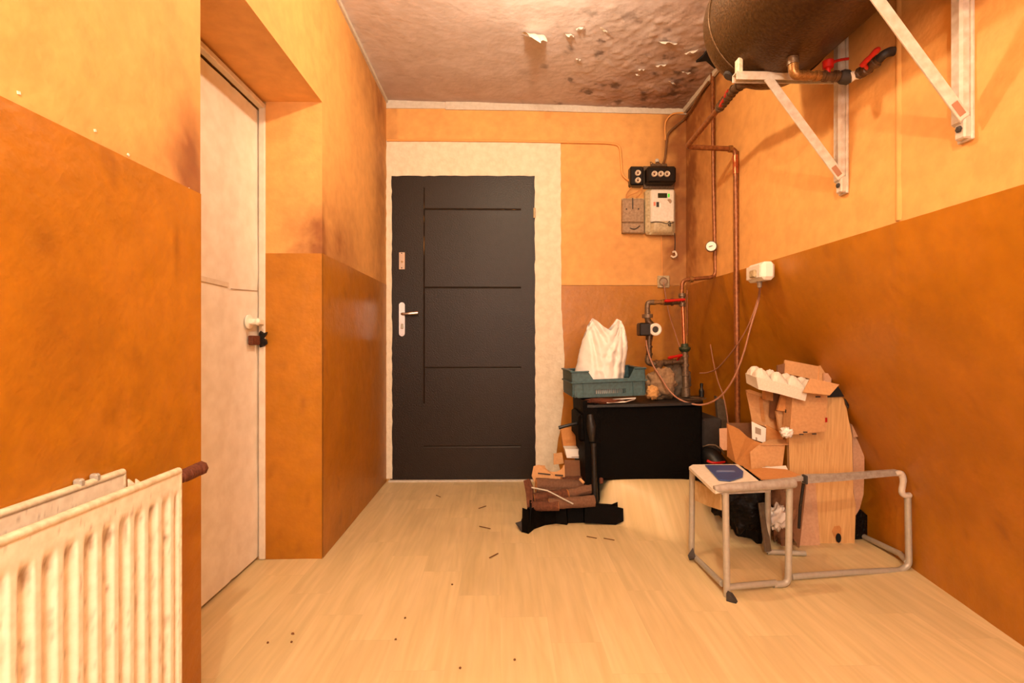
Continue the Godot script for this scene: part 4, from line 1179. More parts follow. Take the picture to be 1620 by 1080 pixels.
# a blue-green fruit crate with cut-down front, a ledge and slotted sides, tilted a little
func crate() -> void:
	var o := Vector3(0.582, 0.649, -2.780)
	var w := 0.405
	var h := 0.150
	var dp := 0.30
	var t := thing("plastic_crate", "blue-green plastic fruit crate on the left end of the stove top", "crate", o)
	var bas := Basis(Vector3(0, 0, 1), 0.035) * Basis(Vector3.UP, 0.04)
	var at := func(x: float, y: float, z: float) -> Vector3: return o + bas * Vector3(x, y, z)
	var lx := -w / 2
	var bodyb := Geo.new()
	bodyb.box(at.call(0, 0.006, -dp / 2), Vector3(w - 0.03, 0.008, dp - 0.01), 0.002, bas)
	part(t, "bottom", bodyb, M.crate)
	for z in [0.0, -dp]:
		var g := Geo.new()
		var zz: float = z
		# lower wall with slots: a band below, a band above and posts between
		g.slab([at.call(lx + 0.03, 0, zz), at.call(-lx - 0.005, 0, zz), at.call(-lx, 0.018, zz), at.call(lx + 0.012, 0.018, zz)], 0.006, at.call(0, 0, 5))
		g.box(at.call(0.0, 0.062, zz - 0.003), Vector3(w, 0.042, 0.006), 0.001, bas)
		g.box(at.call(lx + 0.062, 0.03, zz - 0.003), Vector3(0.125, 0.026, 0.006), 0.001, bas)
		g.box(at.call(-lx - 0.056, 0.03, zz - 0.003), Vector3(0.112, 0.026, 0.006), 0.001, bas)
		for i in 17:
			g.box(at.call(lx + 0.128 + i * 0.0106, 0.03, zz - 0.003), Vector3(0.0045, 0.026, 0.005), 0.0, bas)
		part(t, "slotted_wall", g, M.crate)
		var ledge := Geo.new().box(at.call(0, 0.083, zz + (0.004 if z == 0.0 else -0.004)), Vector3(w + 0.012, 0.007, 0.022), 0.002, bas)
		part(t, "ledge", ledge, M.crate)
		var up := Geo.new()
		up.slab([at.call(lx, 0.083, zz), at.call(-lx, 0.083, zz), at.call(-lx, h, zz), at.call(-lx - 0.058, h, zz), at.call(-lx - 0.088, 0.098, zz), at.call(lx + 0.118, 0.098, zz), at.call(lx + 0.09, h - 0.008, zz), at.call(lx, h - 0.008, zz)], 0.006, at.call(0, 0.1, 5))
		for e in [[lx + 0.046, h - 0.008, 0.098], [-lx - 0.028, h, 0.062]]:
			up.box(at.call(e[0], e[1], zz), Vector3(e[2], 0.007, 0.02), 0.002, bas)
		part(t, "cut_down_rim", up, M.crate)
	for s in [-1.0, 1.0]:
		var g := Geo.new()
		g.box(at.call(s * (w / 2 - 0.003), 0.075, -dp / 2), Vector3(0.006, 0.14, dp), 0.001, bas)
		g.box(at.call(s * (w / 2), h - 0.004, -dp / 2), Vector3(0.02, 0.008, dp), 0.002, bas)
		g.box(at.call(s * (w / 2), 0.083, -dp / 2), Vector3(0.018, 0.007, dp), 0.002, bas)
		part(t, "end_wall", g, M.crate)
	for x in [lx + 0.012, lx + 0.06, -lx - 0.012, -lx - 0.07]:
		part(t, "rib", Geo.new().box(at.call(x, 0.042, 0.003), Vector3(0.005, 0.078, 0.008), 0.001, bas), M.crate)
	# the carrier bag standing in it
	var b0 := o + Vector3(-0.02, 0.010, -0.13)
	var outline := [[-0.155, 0.0], [-0.158, 0.09], [-0.132, 0.20], [-0.122, 0.24], [-0.092, 0.36], [-0.084, 0.42]]
	var right := [[0.125, 0.0], [0.130, 0.09], [0.137, 0.17], [0.152, 0.29], [0.142, 0.36], [0.128, 0.42]]
	var tops := func(s: float) -> float:
		# height of the mouth over s from left to right: two handle ears with a dip between them
		var mouth := [[0.0, 0.31], [0.10, 0.405], [0.17, 0.428], [0.25, 0.42], [0.42, 0.388], [0.60, 0.362], [0.72, 0.39], [0.84, 0.424], [0.94, 0.41], [1.0, 0.32]]
		for i in mouth.size() - 1:
			if s <= mouth[i + 1][0]:
				return lerpf(mouth[i][1], mouth[i + 1][1], (s - mouth[i][0]) / (mouth[i + 1][0] - mouth[i][0]))
		return 0.32
	var side := func(tab: Array, y: float) -> float:
		for i in tab.size() - 1:
			if y <= tab[i + 1][1]:
				return lerpf(tab[i][0], tab[i + 1][0], clampf((y - tab[i][1]) / (tab[i + 1][1] - tab[i][1]), 0, 1))
		var n: int = tab.size()
		return tab[n - 1][0] + (y - tab[n - 1][1]) * (0.25 if tab[0][0] < 0 else -0.10)
	var bag := Geo.new()
	bag.grid(112, 64, func(u: float, v: float) -> Vector3:
		var a := TAU * u
		var s := 0.5 - 0.5 * cos(a)
		var hy: float = tops.call(s) * (1.0 - 0.03 * (0.5 + 0.5 * sin(a)))
		var y: float = hy * minf(1.0, v * 1.02)
		var xl: float = side.call(outline, y)
		var xr: float = side.call(right, y)
		var x := lerpf(xl, xr, s)
		var fat: float = 0.115 * pow(maxf(0.0, 1.0 - y / 0.45), 0.8) + 0.006
		var z: float = fat * sin(a)
		var face := sign(sin(a))
		var k := smoothstep(0.0, 0.3, abs(sin(a)))
		var soft := nz.get_noise_3d(x * 3.0 + y, y * 2.5, face + 4.0)
		# creases: sharp valleys fanning down from the handles
		var cr := 0.0
		for q in [[-0.055, 0.40, 0.10, 0.16], [-0.06, 0.36, -0.02, 0.03], [0.115, 0.40, 0.01, 0.20], [0.12, 0.36, 0.10, 0.04], [-0.04, 0.38, 0.02, 0.24], [0.10, 0.34, 0.05, 0.10]]:
			var p0 := Vector2(q[0], q[1])
			var d := Vector2(q[2], q[3]) - p0
			var e := Vector2(x, y) - p0
			var tt := clampf(e.dot(d) / d.length_squared(), 0.0, 1.0)
			var far := (e - d * tt).length() + 0.008 * nz.get_noise_2d(y * 20.0, q[2] * 50.0)
			cr += (1.0 - 0.5 * tt) * (exp(-absf(far) / 0.011) - 0.45 * exp(-pow((far - 0.026) / 0.014, 2.0)))
		z += k * face * (0.030 * soft - 0.015 * cr)
		x += 0.005 * nz.get_noise_2d(y * 11.0, s * 3.0)
		return b0 + Vector3(x, y, z))
	single("carrier_bag", bag, M.bag, "crumpled white plastic carrier bag standing in the blue-green crate", "bag")

func hearth() -> void:
	# black tub at the stove's foot
	var t := thing("hearth_tub", "torn low black tub on the floor under the stove's open door", "tub", Vector3(0.3, 0, -2.6))
	var rim := 0.112
	var ring := [Vector3(0.097, 0.000, -2.547), Vector3(0.128, 0.000, -2.521), Vector3(0.159, 0.000, -2.580), Vector3(0.218, 0.000, -2.632), Vector3(0.279, 0.000, -2.658), Vector3(0.333, 0.000, -2.639), Vector3(0.343, 0.000, -2.666), Vector3(0.430, 0.000, -2.674), Vector3(0.506, 0.000, -2.672), Vector3(0.580, 0.000, -2.643), Vector3(0.637, 0.000, -2.689)]
	var wall := Geo.new()
	var n: int = ring.size()
	for i in n - 1:
		var a: Vector3 = ring[i]
		var b: Vector3 = ring[i + 1]
		var ha := rim - 0.012 * sin(PI * i / (n - 1.0)) - (0.012 if i > 6 else 0.0)
		var hb := rim - 0.012 * sin(PI * (i + 1) / (n - 1.0)) - (0.012 if i + 1 > 6 else 0.0)
		var ia := Vector3(a.x * 0.98 + 0.005, ha, a.z - 0.035)
		var ib := Vector3(b.x * 0.98 + 0.005, hb, b.z - 0.035)
		wall.quad(a, b, ib, ia)
		wall.quad(ia, ib, ib + Vector3(0, -0.01, -0.012), ia + Vector3(0, -0.01, -0.012))
		wall.quad(ia + Vector3(0, -0.01, -0.012), ib + Vector3(0, -0.01, -0.012), Vector3(b.x, 0.004, b.z - 0.02), Vector3(a.x, 0.004, a.z - 0.02))
	part(t, "front_wall", wall, M.soot)
	var base := []
	for p in ring:
		base.append(p + Vector3(0, 0.045, -0.03))
	base.append_array([Vector3(0.58, 0.045, -2.70), Vector3(0.40, 0.045, -2.71), Vector3(0.38, 0.045, -2.92), Vector3(0.16, 0.045, -2.92)])
	part(t, "bottom", Geo.new().slab(base, 0.04, Vector3(0.3, 9, -2.6)), M.soot)
	part(t, "left_wall", Geo.new().slab([Vector3(0.122, -0.003, -2.530), Vector3(0.137, 0.121, -2.580), Vector3(0.155, 0.12, -2.92), Vector3(0.155, 0.0, -2.92)], 0.01, Vector3(-3, 0.1, -2.7)), M.soot)
	part(t, "torn_flap", Geo.new().slab([Vector3(0.064, 0.029, -2.600), Vector3(0.093, 0.038, -2.600), Vector3(0.109, 0.076, -2.600), Vector3(0.131, 0.051, -2.580), Vector3(0.135, -0.005, -2.550), Vector3(0.103, -0.006, -2.530)], 0.004), M.grey_box, "grey torn flap")
	part(t, "right_block", Geo.new().slab([Vector3(0.428, 0.104, -2.660), Vector3(0.534, 0.100, -2.660), Vector3(0.630, 0.079, -2.660), Vector3(0.627, 0.020, -2.640), Vector3(0.586, 0.001, -2.640), Vector3(0.425, 0.012, -2.640)], 0.06), M.soot)
	# firewood in it, one by one
	var logs := [[[848, 765, 2.78], [932, 775, 2.80], 0.040], [[845, 789, 2.66], [905, 781, 2.70], 0.030], [[870, 796, 2.62], [942, 792, 2.64], 0.028], [[838, 800, 2.62], [884, 799, 2.60], 0.024], [[898, 780, 2.68], [940, 770, 2.75], 0.026], [[890, 762, 2.84], [925, 760, 2.86], 0.034]]
	var names := ["thick reddish log lying along the back of the black tub", "grey-brown log across the middle of the black tub", "brown log along the front right of the black tub", "short brown log at the front left of the black tub", "brown log leaning towards the stove's column in the tub", "log end showing behind the others below the cardboard"]
	var ends := [Vector3(0.183, 0.161, -2.800), Vector3(0.471, 0.140, -2.820), Vector3(0.167, 0.119, -2.700), Vector3(0.370, 0.139, -2.720), Vector3(0.238, 0.111, -2.640), Vector3(0.478, 0.120, -2.660), Vector3(0.147, 0.099, -2.640), Vector3(0.288, 0.107, -2.620), Vector3(0.344, 0.145, -2.700), Vector3(0.485, 0.163, -2.740), Vector3(0.329, 0.158, -2.860), Vector3(0.474, 0.158, -2.880)]
	for i in 6:
		var a: Vector3 = ends[i * 2]
		var b: Vector3 = ends[i * 2 + 1]
		var r: float = logs[i][2]
		var o := thing("firewood_log", names[i], "firewood", (a + b) / 2 - Vector3(0, r, 0), "logs in the hearth tub")
		var g := Geo.new()
		var d := (b - a)
		var x := d.normalized().cross(Vector3.UP).normalized()
		var y := x.cross(d.normalized())
		g.grid(22, 16, func(u: float, v: float) -> Vector3:
			var rr := r * (1.0 + 0.22 * nz.get_noise_3d(cos(TAU * u) * 1.3, sin(TAU * u) * 1.3, v * 2.5 + i * 7.0))
			return a + d * v + (x * cos(TAU * u) + y * sin(TAU * u)) * rr)
		part(o, "bark", g, M.bark if i % 2 == 0 else M.wood)
		for e in [[a, -1.0], [b, 1.0]]:
			var dir: Vector3 = d.normalized() * e[1]
			part(o, "sawn_end", Geo.new().lathe(e[0] - dir * 0.002, e[0] + dir, [Vector2(0, r * 0.96), Vector2(0.003, r * 0.9), Vector2(0.004, 0)], 12), M.card_orange)
	single("wooden_post", Geo.new().slab([Vector3(0.111, 0.211, -2.720), Vector3(0.141, 0.221, -2.720), Vector3(0.157, 0.183, -2.700), Vector3(0.158, 0.095, -2.660), Vector3(0.128, 0.086, -2.660), Vector3(0.123, 0.149, -2.700)], 0.035), M.wood, "short red-brown wooden stake standing at the left of the black tub", "stake")
	single("metal_rod", Geo.new().tube([Vector3(0.151, 0.191, -2.660), Vector3(0.232, 0.180, -2.640), Vector3(0.318, 0.140, -2.620), Vector3(0.360, 0.123, -2.600)], 0.0045, 8), M.steel, "thin bright metal rod lying across the firewood", "rod")
	single("wood_stick", Geo.new().bar(Vector3(0.414, 0.214, -2.740), Vector3(0.434, 0.196, -2.720), 0.012, 0.012), M.card_pale, "pale stick at the right of the firewood by the stove's column", "stick")
	# cardboard behind the tub
	var c1 := Geo.new().slab([Vector3(0.353, 0.425, -3.100), Vector3(0.422, 0.432, -3.100), Vector3(0.503, 0.432, -3.100), Vector3(0.510, 0.300, -3.050), Vector3(0.366, 0.301, -3.050), Vector3(0.358, 0.340, -3.080)], 0.012)
	single("cardboard_sheet", c1, M.card_orange, "orange-brown cardboard upright behind the stove's door lever", "cardboard")
	var lb := thing("white_carton", "small white carton with a printed mark between cardboard left of the stove", "box", Vector3(0.428, 0.264, -2.980))
	part(lb, "box", Geo.new().slab([Vector3(0.361, 0.327, -2.960), Vector3(0.491, 0.327, -2.960), Vector3(0.491, 0.272, -2.960), Vector3(0.373, 0.276, -2.960)], 0.09), M.paper)
	part(lb, "print", Geo.new().box(Vector3(0.450, 0.306, -2.955), Vector3(0.022, 0.02, 0.002)), M.print)
	part(lb, "print", Geo.new().box(Vector3(0.439, 0.282, -2.955), Vector3(0.08, 0.004, 0.002)), M.label_grey)
	var cb := thing("cut_carton", "flattened brown carton with a half-round cut in its top edge, left of the firewood", "cardboard", Vector3(0.269, 0.143, -2.900))
	var half := []
	for i in 9:
		var a := PI * i / 8.0
		half.append(Vector3(0.292, 0.247, -2.900) + Vector3(-0.052 * cos(a), -0.036 * sin(a), 0))
	var shape := [Vector3(0.176, 0.244, -2.900), Vector3(0.204, 0.251, -2.900)]
	shape.append_array(half)
	shape.append_array([Vector3(0.352, 0.250, -2.900), Vector3(0.350, 0.157, -2.860), Vector3(0.223, 0.155, -2.860), Vector3(0.177, 0.163, -2.870), Vector3(0.164, 0.196, -2.880)])
	part(cb, "panel", Geo.new().slab(shape, 0.01), M.card)
	part(cb, "printed_line", Geo.new().slab([Vector3(0.199, 0.213, -2.875), Vector3(0.270, 0.205, -2.875), Vector3(0.270, 0.198, -2.875), Vector3(0.199, 0.206, -2.875)], 0.001), M.print)
	part(cb, "printed_line", Geo.new().slab([Vector3(0.295, 0.203, -2.875), Vector3(0.341, 0.200, -2.875), Vector3(0.341, 0.191, -2.875), Vector3(0.295, 0.194, -2.875)], 0.001), M.print)
	single("cardboard_sheet", Geo.new().slab([Vector3(0.355, 0.272, -2.930), Vector3(0.490, 0.268, -2.930), Vector3(0.485, 0.142, -2.900), Vector3(0.352, 0.143, -2.900)], 0.012), M.card_dark, "dull brown cardboard wedged below the white carton", "cardboard")
	single("cardboard_sheet", Geo.new().slab([Vector3(0.300, 0.290, -3.000), Vector3(0.349, 0.297, -3.000), Vector3(0.360, 0.234, -3.000), Vector3(0.300, 0.227, -3.000)], 0.012), M.card_pale, "small pale cardboard scrap against the bare plaster by the door", "cardboard")

# ------------------------------------------------ radiator
func build_radiator() -> void:
	var t := thing("panel_radiator", "cream ribbed double-panel radiator with grime, on the left wall", "radiator", Vector3(-0.72, 0.08, -0.8))
	var z1 := -1.07
	var z0 := -0.40
	var y0 := 0.085
	var y1 := 0.683
	var pitch := 0.0372
	var ivory := lin(Color(0.93, 0.90, 0.83))
	var dirt := lin(Color(0.50, 0.38, 0.26))
	for k in 2:
		var xf: float = -0.664 if k == 0 else -0.772
		var zr: float = z1 if k == 0 else -1.062
		var wave := func(z: float, y: float) -> float:
			# 1 on the raised ribs, 0 in the channels between them
			var f := fposmod((z - z1 - 0.012) / pitch, 1.0)
			var w := smoothstep(0.02, 0.30, f) * (1.0 - smoothstep(0.55, 0.80, f))
			var inside := smoothstep(y0 + 0.03, y0 + 0.05, y) * (1.0 - smoothstep(y1 - 0.062, y1 - 0.036, y)) * smoothstep(zr + 0.005, zr + 0.016, z)
			return (w - 1.0) * inside
		var g := Geo.new()
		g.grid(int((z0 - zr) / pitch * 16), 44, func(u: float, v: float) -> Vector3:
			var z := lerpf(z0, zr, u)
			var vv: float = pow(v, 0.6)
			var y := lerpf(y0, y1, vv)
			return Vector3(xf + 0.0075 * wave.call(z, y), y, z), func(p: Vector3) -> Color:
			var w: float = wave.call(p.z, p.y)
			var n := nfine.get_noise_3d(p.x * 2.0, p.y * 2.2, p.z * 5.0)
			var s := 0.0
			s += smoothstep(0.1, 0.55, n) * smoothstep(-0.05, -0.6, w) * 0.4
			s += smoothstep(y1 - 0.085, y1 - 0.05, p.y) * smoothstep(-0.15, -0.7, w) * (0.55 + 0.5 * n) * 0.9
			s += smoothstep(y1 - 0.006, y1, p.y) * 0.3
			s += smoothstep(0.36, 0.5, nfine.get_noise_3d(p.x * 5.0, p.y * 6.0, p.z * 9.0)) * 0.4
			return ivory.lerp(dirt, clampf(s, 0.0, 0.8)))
		g.grid(8, 8, func(u: float, v: float) -> Vector3: return Vector3(xf - 0.014, lerpf(y0, y1, v), lerpf(zr, z0, u)), func(p: Vector3) -> Color: return ivory)
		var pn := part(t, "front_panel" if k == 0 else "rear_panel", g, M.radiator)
		var rim := Geo.new()
		rim.tube([Vector3(xf - 0.005, y1, z0), Vector3(xf - 0.005, y1, zr)], 0.0075, 10)
		rim.tube([Vector3(xf - 0.005, y1, zr), Vector3(xf - 0.005, y0, zr)], 0.0065, 10)
		rim.tube([Vector3(xf - 0.005, y0, z0), Vector3(xf - 0.005, y0, zr)], 0.0075, 10)
		part(pn, "folded_edge", rim, M.cream)
	# bent convector sheet between the panels
	var fin := Geo.new()
	var pts := []
	var z := z0
	var i := 0
	while z > z1 + 0.05:
		pts.append(Vector3(-0.752 if i % 2 == 0 else -0.70, 0, z))
		z -= 0.016
		i += 1
	for k in pts.size() - 1:
		var a: Vector3 = pts[k]
		var b: Vector3 = pts[k + 1]
		fin.quad(a + Vector3(0, 0.12, 0), b + Vector3(0, 0.12, 0), b + Vector3(0, 0.648, 0), a + Vector3(0, 0.648, 0))
	part(t, "convector_sheet", fin, M.grimy)
	part(t, "inner_lip", Geo.new().bar(Vector3(-0.689, 0.668, z0), Vector3(-0.689, 0.668, z1 + 0.02), 0.010, 0.006), M.grimy)
	for s in [-0.757, -0.742]:
		part(t, "end_tab", Geo.new().slab([Vector3(s, 0.55, z1 + 0.02), Vector3(s + 0.06, 0.55, z1 + 0.015), Vector3(s + 0.055, 0.668, z1 + 0.015), Vector3(s + 0.02, 0.655, z1 + 0.02), Vector3(s, 0.672, z1 + 0.022)], 0.004, Vector3(-0.7, 0.9, 2)), M.cream)
	part(t, "end_header", Geo.new().tube([Vector3(-0.719, 0.645, z1 + 0.025), Vector3(-0.719, 0.645, z1 - 0.012)], 0.02, 14), M.cream)
	for s in [Vector3(-0.769, 0.689, -0.955).z, Vector3(-0.769, 0.688, -0.992).z]:
		part(t, "hanger", Geo.new().box(Vector3(-0.778, 0.690, s), Vector3(0.016, 0.016, 0.012), 0.003), M.steel)
	var pa := Vector3(-0.719, 0.645, z1 - 0.01)
	var pb := Vector3(-0.722, 0.647, -1.240)
	var pipe := part(t, "rusty_pipe", Geo.new().tube([pa, pa.lerp(pb, 0.5), pb], 0.0105, 12), M.rust, "rusty brown connecting pipe")
	var d := (pb - pa).normalized()
	part(pipe, "pipe_nut", Geo.new().lathe(pa.lerp(pb, 0.66), pb, [Vector2(-0.03, 0.0105), Vector2(-0.028, 0.0145), Vector2(-0.005, 0.0145), Vector2(-0.004, 0.0165), Vector2(0.03, 0.0165), Vector2(0.034, 0.012), Vector2(0.04, 0.012), Vector2(0.042, 0.017), Vector2(0.056, 0.017), Vector2(0.056, 0)], 8), M.rust)

# ------------------------------------------------ tube frames
func build_stool() -> void:
	var fl := Vector3(0.837, 0.000, -1.894)
	var fr := Vector3(1.094, 0.000, -1.963)
	var bl := Vector3(0.835, 0.000, -2.248)
	var br := Vector3(1.181, 0.000, -2.262)
	var r := 0.0125
	var up := Vector3(0, r, 0)
	var t := thing("tube_stool", "low bent-tube stool with a chipped white seat, in front of the cardboard", "stool", (fl + br) / 2)
	var hs := 0.392
	part(t, "leg", Geo.new().tube([Vector3(fl.x - 0.006, hs, fl.z), fl], r, 14), M.steel)
	part(t, "leg", Geo.new().tube(bend([Vector3(fr.x + 0.018, hs, fr.z), fr + up + Vector3(0.012, 0, 0), fr + up + Vector3(-0.05, 0, 0.006)], 0.05), r, 14), M.steel)
	part(t, "leg", Geo.new().tube([Vector3(bl.x + 0.004, hs, bl.z), bl + up], r, 14), M.steel)
	part(t, "leg", Geo.new().tube([Vector3(br.x + 0.004, hs, br.z), br + up], r, 14), M.steel)
	part(t, "side_runner", Geo.new().tube(bend([bl + up + Vector3(0, 0.03, 0), bl + up, fl + up + Vector3(-0.004, 0.02, -0.03)], 0.03), r * 0.95, 12), M.steel)
	part(t, "front_runner", Geo.new().tube([fl + Vector3(0.0, 0.034, 0), fr + up + Vector3(-0.04, 0.006, 0.005)], r * 0.95, 12), M.steel)
	part(t, "back_runner", Geo.new().tube([br + up, br + up + Vector3(0.16, 0, 0.02)], r * 0.9, 12), M.steel)
	part(t, "worn_foot", Geo.new().slab([Vector3(0.819, -0.011, -1.860), Vector3(0.819, 0.029, -1.860), Vector3(0.831, 0.027, -1.850), Vector3(0.840, 0.013, -1.840), Vector3(0.847, -0.001, -1.840)], 0.02), M.rubber, "worn grey rubber foot")
	part(t, "foot_shard", Geo.new().slab([Vector3(0.801, 0.026, -2.200), Vector3(0.823, 0.059, -2.200), Vector3(0.829, 0.021, -2.180), Vector3(0.799, 0.018, -2.180)], 0.015), M.rubber)
	# seat board and its front beam
	var seat := [Vector3(0.816, 0.402, -2.227), Vector3(0.848, 0.402, -2.267), Vector3(1.051, 0.402, -2.269), Vector3(1.005, 0.402, -1.972), Vector3(0.782, 0.402, -1.867), Vector3(0.781, 0.402, -1.891)]
	part(t, "seat", Geo.new().slab(seat, 0.012, Vector3(1, 9, -2)), M.seat)
	part(t, "front_beam", Geo.new().tube([Vector3(0.783, 0.405, -1.880), Vector3(0.830, 0.408, -1.880), Vector3(1.005, 0.406, -1.920), Vector3(1.115, 0.408, -1.940)], [0.012, 0.017, 0.0185, 0.0185], 14), M.grey_steel)
	part(t, "lower_strip", Geo.new().slab([Vector3(0.814, 0.394, -1.885), Vector3(1.015, 0.392, -1.920), Vector3(1.015, 0.380, -1.920), Vector3(0.814, 0.382, -1.885)], 0.012), M.grey_steel)
	part(t, "side_rail", Geo.new().tube([Vector3(bl.x + 0.004, 0.384, bl.z), Vector3(fl.x - 0.006, 0.384, fl.z)], 0.010, 10), M.steel)
	part(t, "side_apron", Geo.new().slab([Vector3(0.824, 0.354, -2.180), Vector3(0.820, 0.375, -1.910), Vector3(0.820, 0.316, -1.910), Vector3(0.824, 0.290, -2.040), Vector3(0.824, 0.270, -2.180)], 0.012), M.apron, "pale wooden side panel")
	# what lies on the seat
	var bk := thing("blue_booklet", "blue booklet lying on the white stool seat", "booklet", Vector3(0.897, 0.412, -2.059))
	part(bk, "pages", Geo.new().slab([Vector3(0.891, 0.404, -2.218), Vector3(1.025, 0.404, -2.238), Vector3(1.000, 0.404, -2.108), Vector3(0.969, 0.404, -2.049), Vector3(0.891, 0.404, -1.990), Vector3(0.853, 0.404, -2.004)], 0.003, Vector3(1, 9, -2)), M.paper)
	part(bk, "cover", Geo.new().slab([Vector3(0.889, 0.409, -2.231), Vector3(1.021, 0.409, -2.229), Vector3(1.005, 0.409, -2.119), Vector3(0.965, 0.409, -2.040), Vector3(0.888, 0.409, -1.980), Vector3(0.849, 0.409, -1.995)], 0.0045, Vector3(1, 9, -2)), M.blue)
	part(bk, "printed_title", Geo.new().slab([Vector3(0.899, 0.410, -2.133), Vector3(0.971, 0.410, -2.132), Vector3(0.964, 0.410, -2.106), Vector3(0.886, 0.410, -2.107)], 0.001, Vector3(1, 9, -2)), M.blue_print)
	single("paper_sheet", Geo.new().slab([Vector3(1.119, 0.408, -2.186), Vector3(1.239, 0.408, -2.217), Vector3(1.210, 0.408, -2.151), Vector3(1.113, 0.408, -2.121)], 0.002, Vector3(1, 9, -2)), M.paper, "white paper under the far edge of the flat cardboard piece", "paper")
	# the larger frame
	var h := thing("seatless_stool", "larger seatless bent-tube frame reaching from the stool to the right wall", "metal frame", Vector3(1.444, 0.000, -2.082))
	var c := Vector3(1.711, 0.000, -2.124) + up + Vector3(-0.03, 0, 0)
	var d := c.z
	var y2 := 0.372
	part(h, "seat_rail", Geo.new().slab([Vector3(1.205, 0.416, -2.020), Vector3(1.370, 0.412, -2.050), Vector3(1.646, 0.415, -2.100), Vector3(1.649, 0.392, -2.100), Vector3(1.370, 0.384, -2.050), Vector3(1.205, 0.383, -2.020)], 0.02), M.grey_steel)
	part(h, "left_rail", Geo.new().slab([Vector3(1.034, 0.404, -1.990), Vector3(1.205, 0.411, -2.020), Vector3(1.205, 0.395, -2.020), Vector3(1.034, 0.390, -1.990)], 0.02), M.grey_steel)
	part(h, "joint", Geo.new().box(Vector3(1.203, 0.402, -2.015), Vector3(0.008, 0.034, 0.03), 0.002), M.rubber)
	part(h, "bent_bracket", Geo.new().tube(spline([Vector3(1.635, 0.400, -2.100), Vector3(1.653, 0.402, -2.095), Vector3(1.663, 0.373, -2.095), Vector3(1.657, 0.328, -2.095), Vector3(1.669, 0.312, -2.095), Vector3(1.694, 0.311, -2.100)], 5), [0.011, 0.011, 0.011, 0.012, 0.012, 0.013, 0.013, 0.013, 0.013, 0.013, 0.013, 0.012, 0.012, 0.012, 0.012, 0.012, 0.012, 0.012, 0.012, 0.012, 0.012, 0.012, 0.012, 0.012, 0.012, 0.012], 10), M.bracket)
	part(h, "upright", Geo.new().tube(bend([Vector3(1.686, 0.303, -2.100), Vector3(1.691, 0.021, -2.100), Vector3(1.657, -0.002, -2.100), Vector3(1.412, 0.000, -2.054) + up, Vector3(1.151, 0.000, -2.020) + up], 0.04), r, 14), M.steel)
	part(h, "wall_runner", Geo.new().tube([Vector3(1.686, 0.032, -2.100), Vector3(1.717, 0.033, -2.180), Vector3(1.757, 0.000, -2.426) + up + Vector3(-0.02, 0, 0)], r, 14), M.steel)
	part(h, "left_post", Geo.new().tube([Vector3(1.206, 0.380, -2.030), Vector3(1.199, 0.288, -2.040), Vector3(1.199, 0.195, -2.050)], 0.006, 8), M.iron)

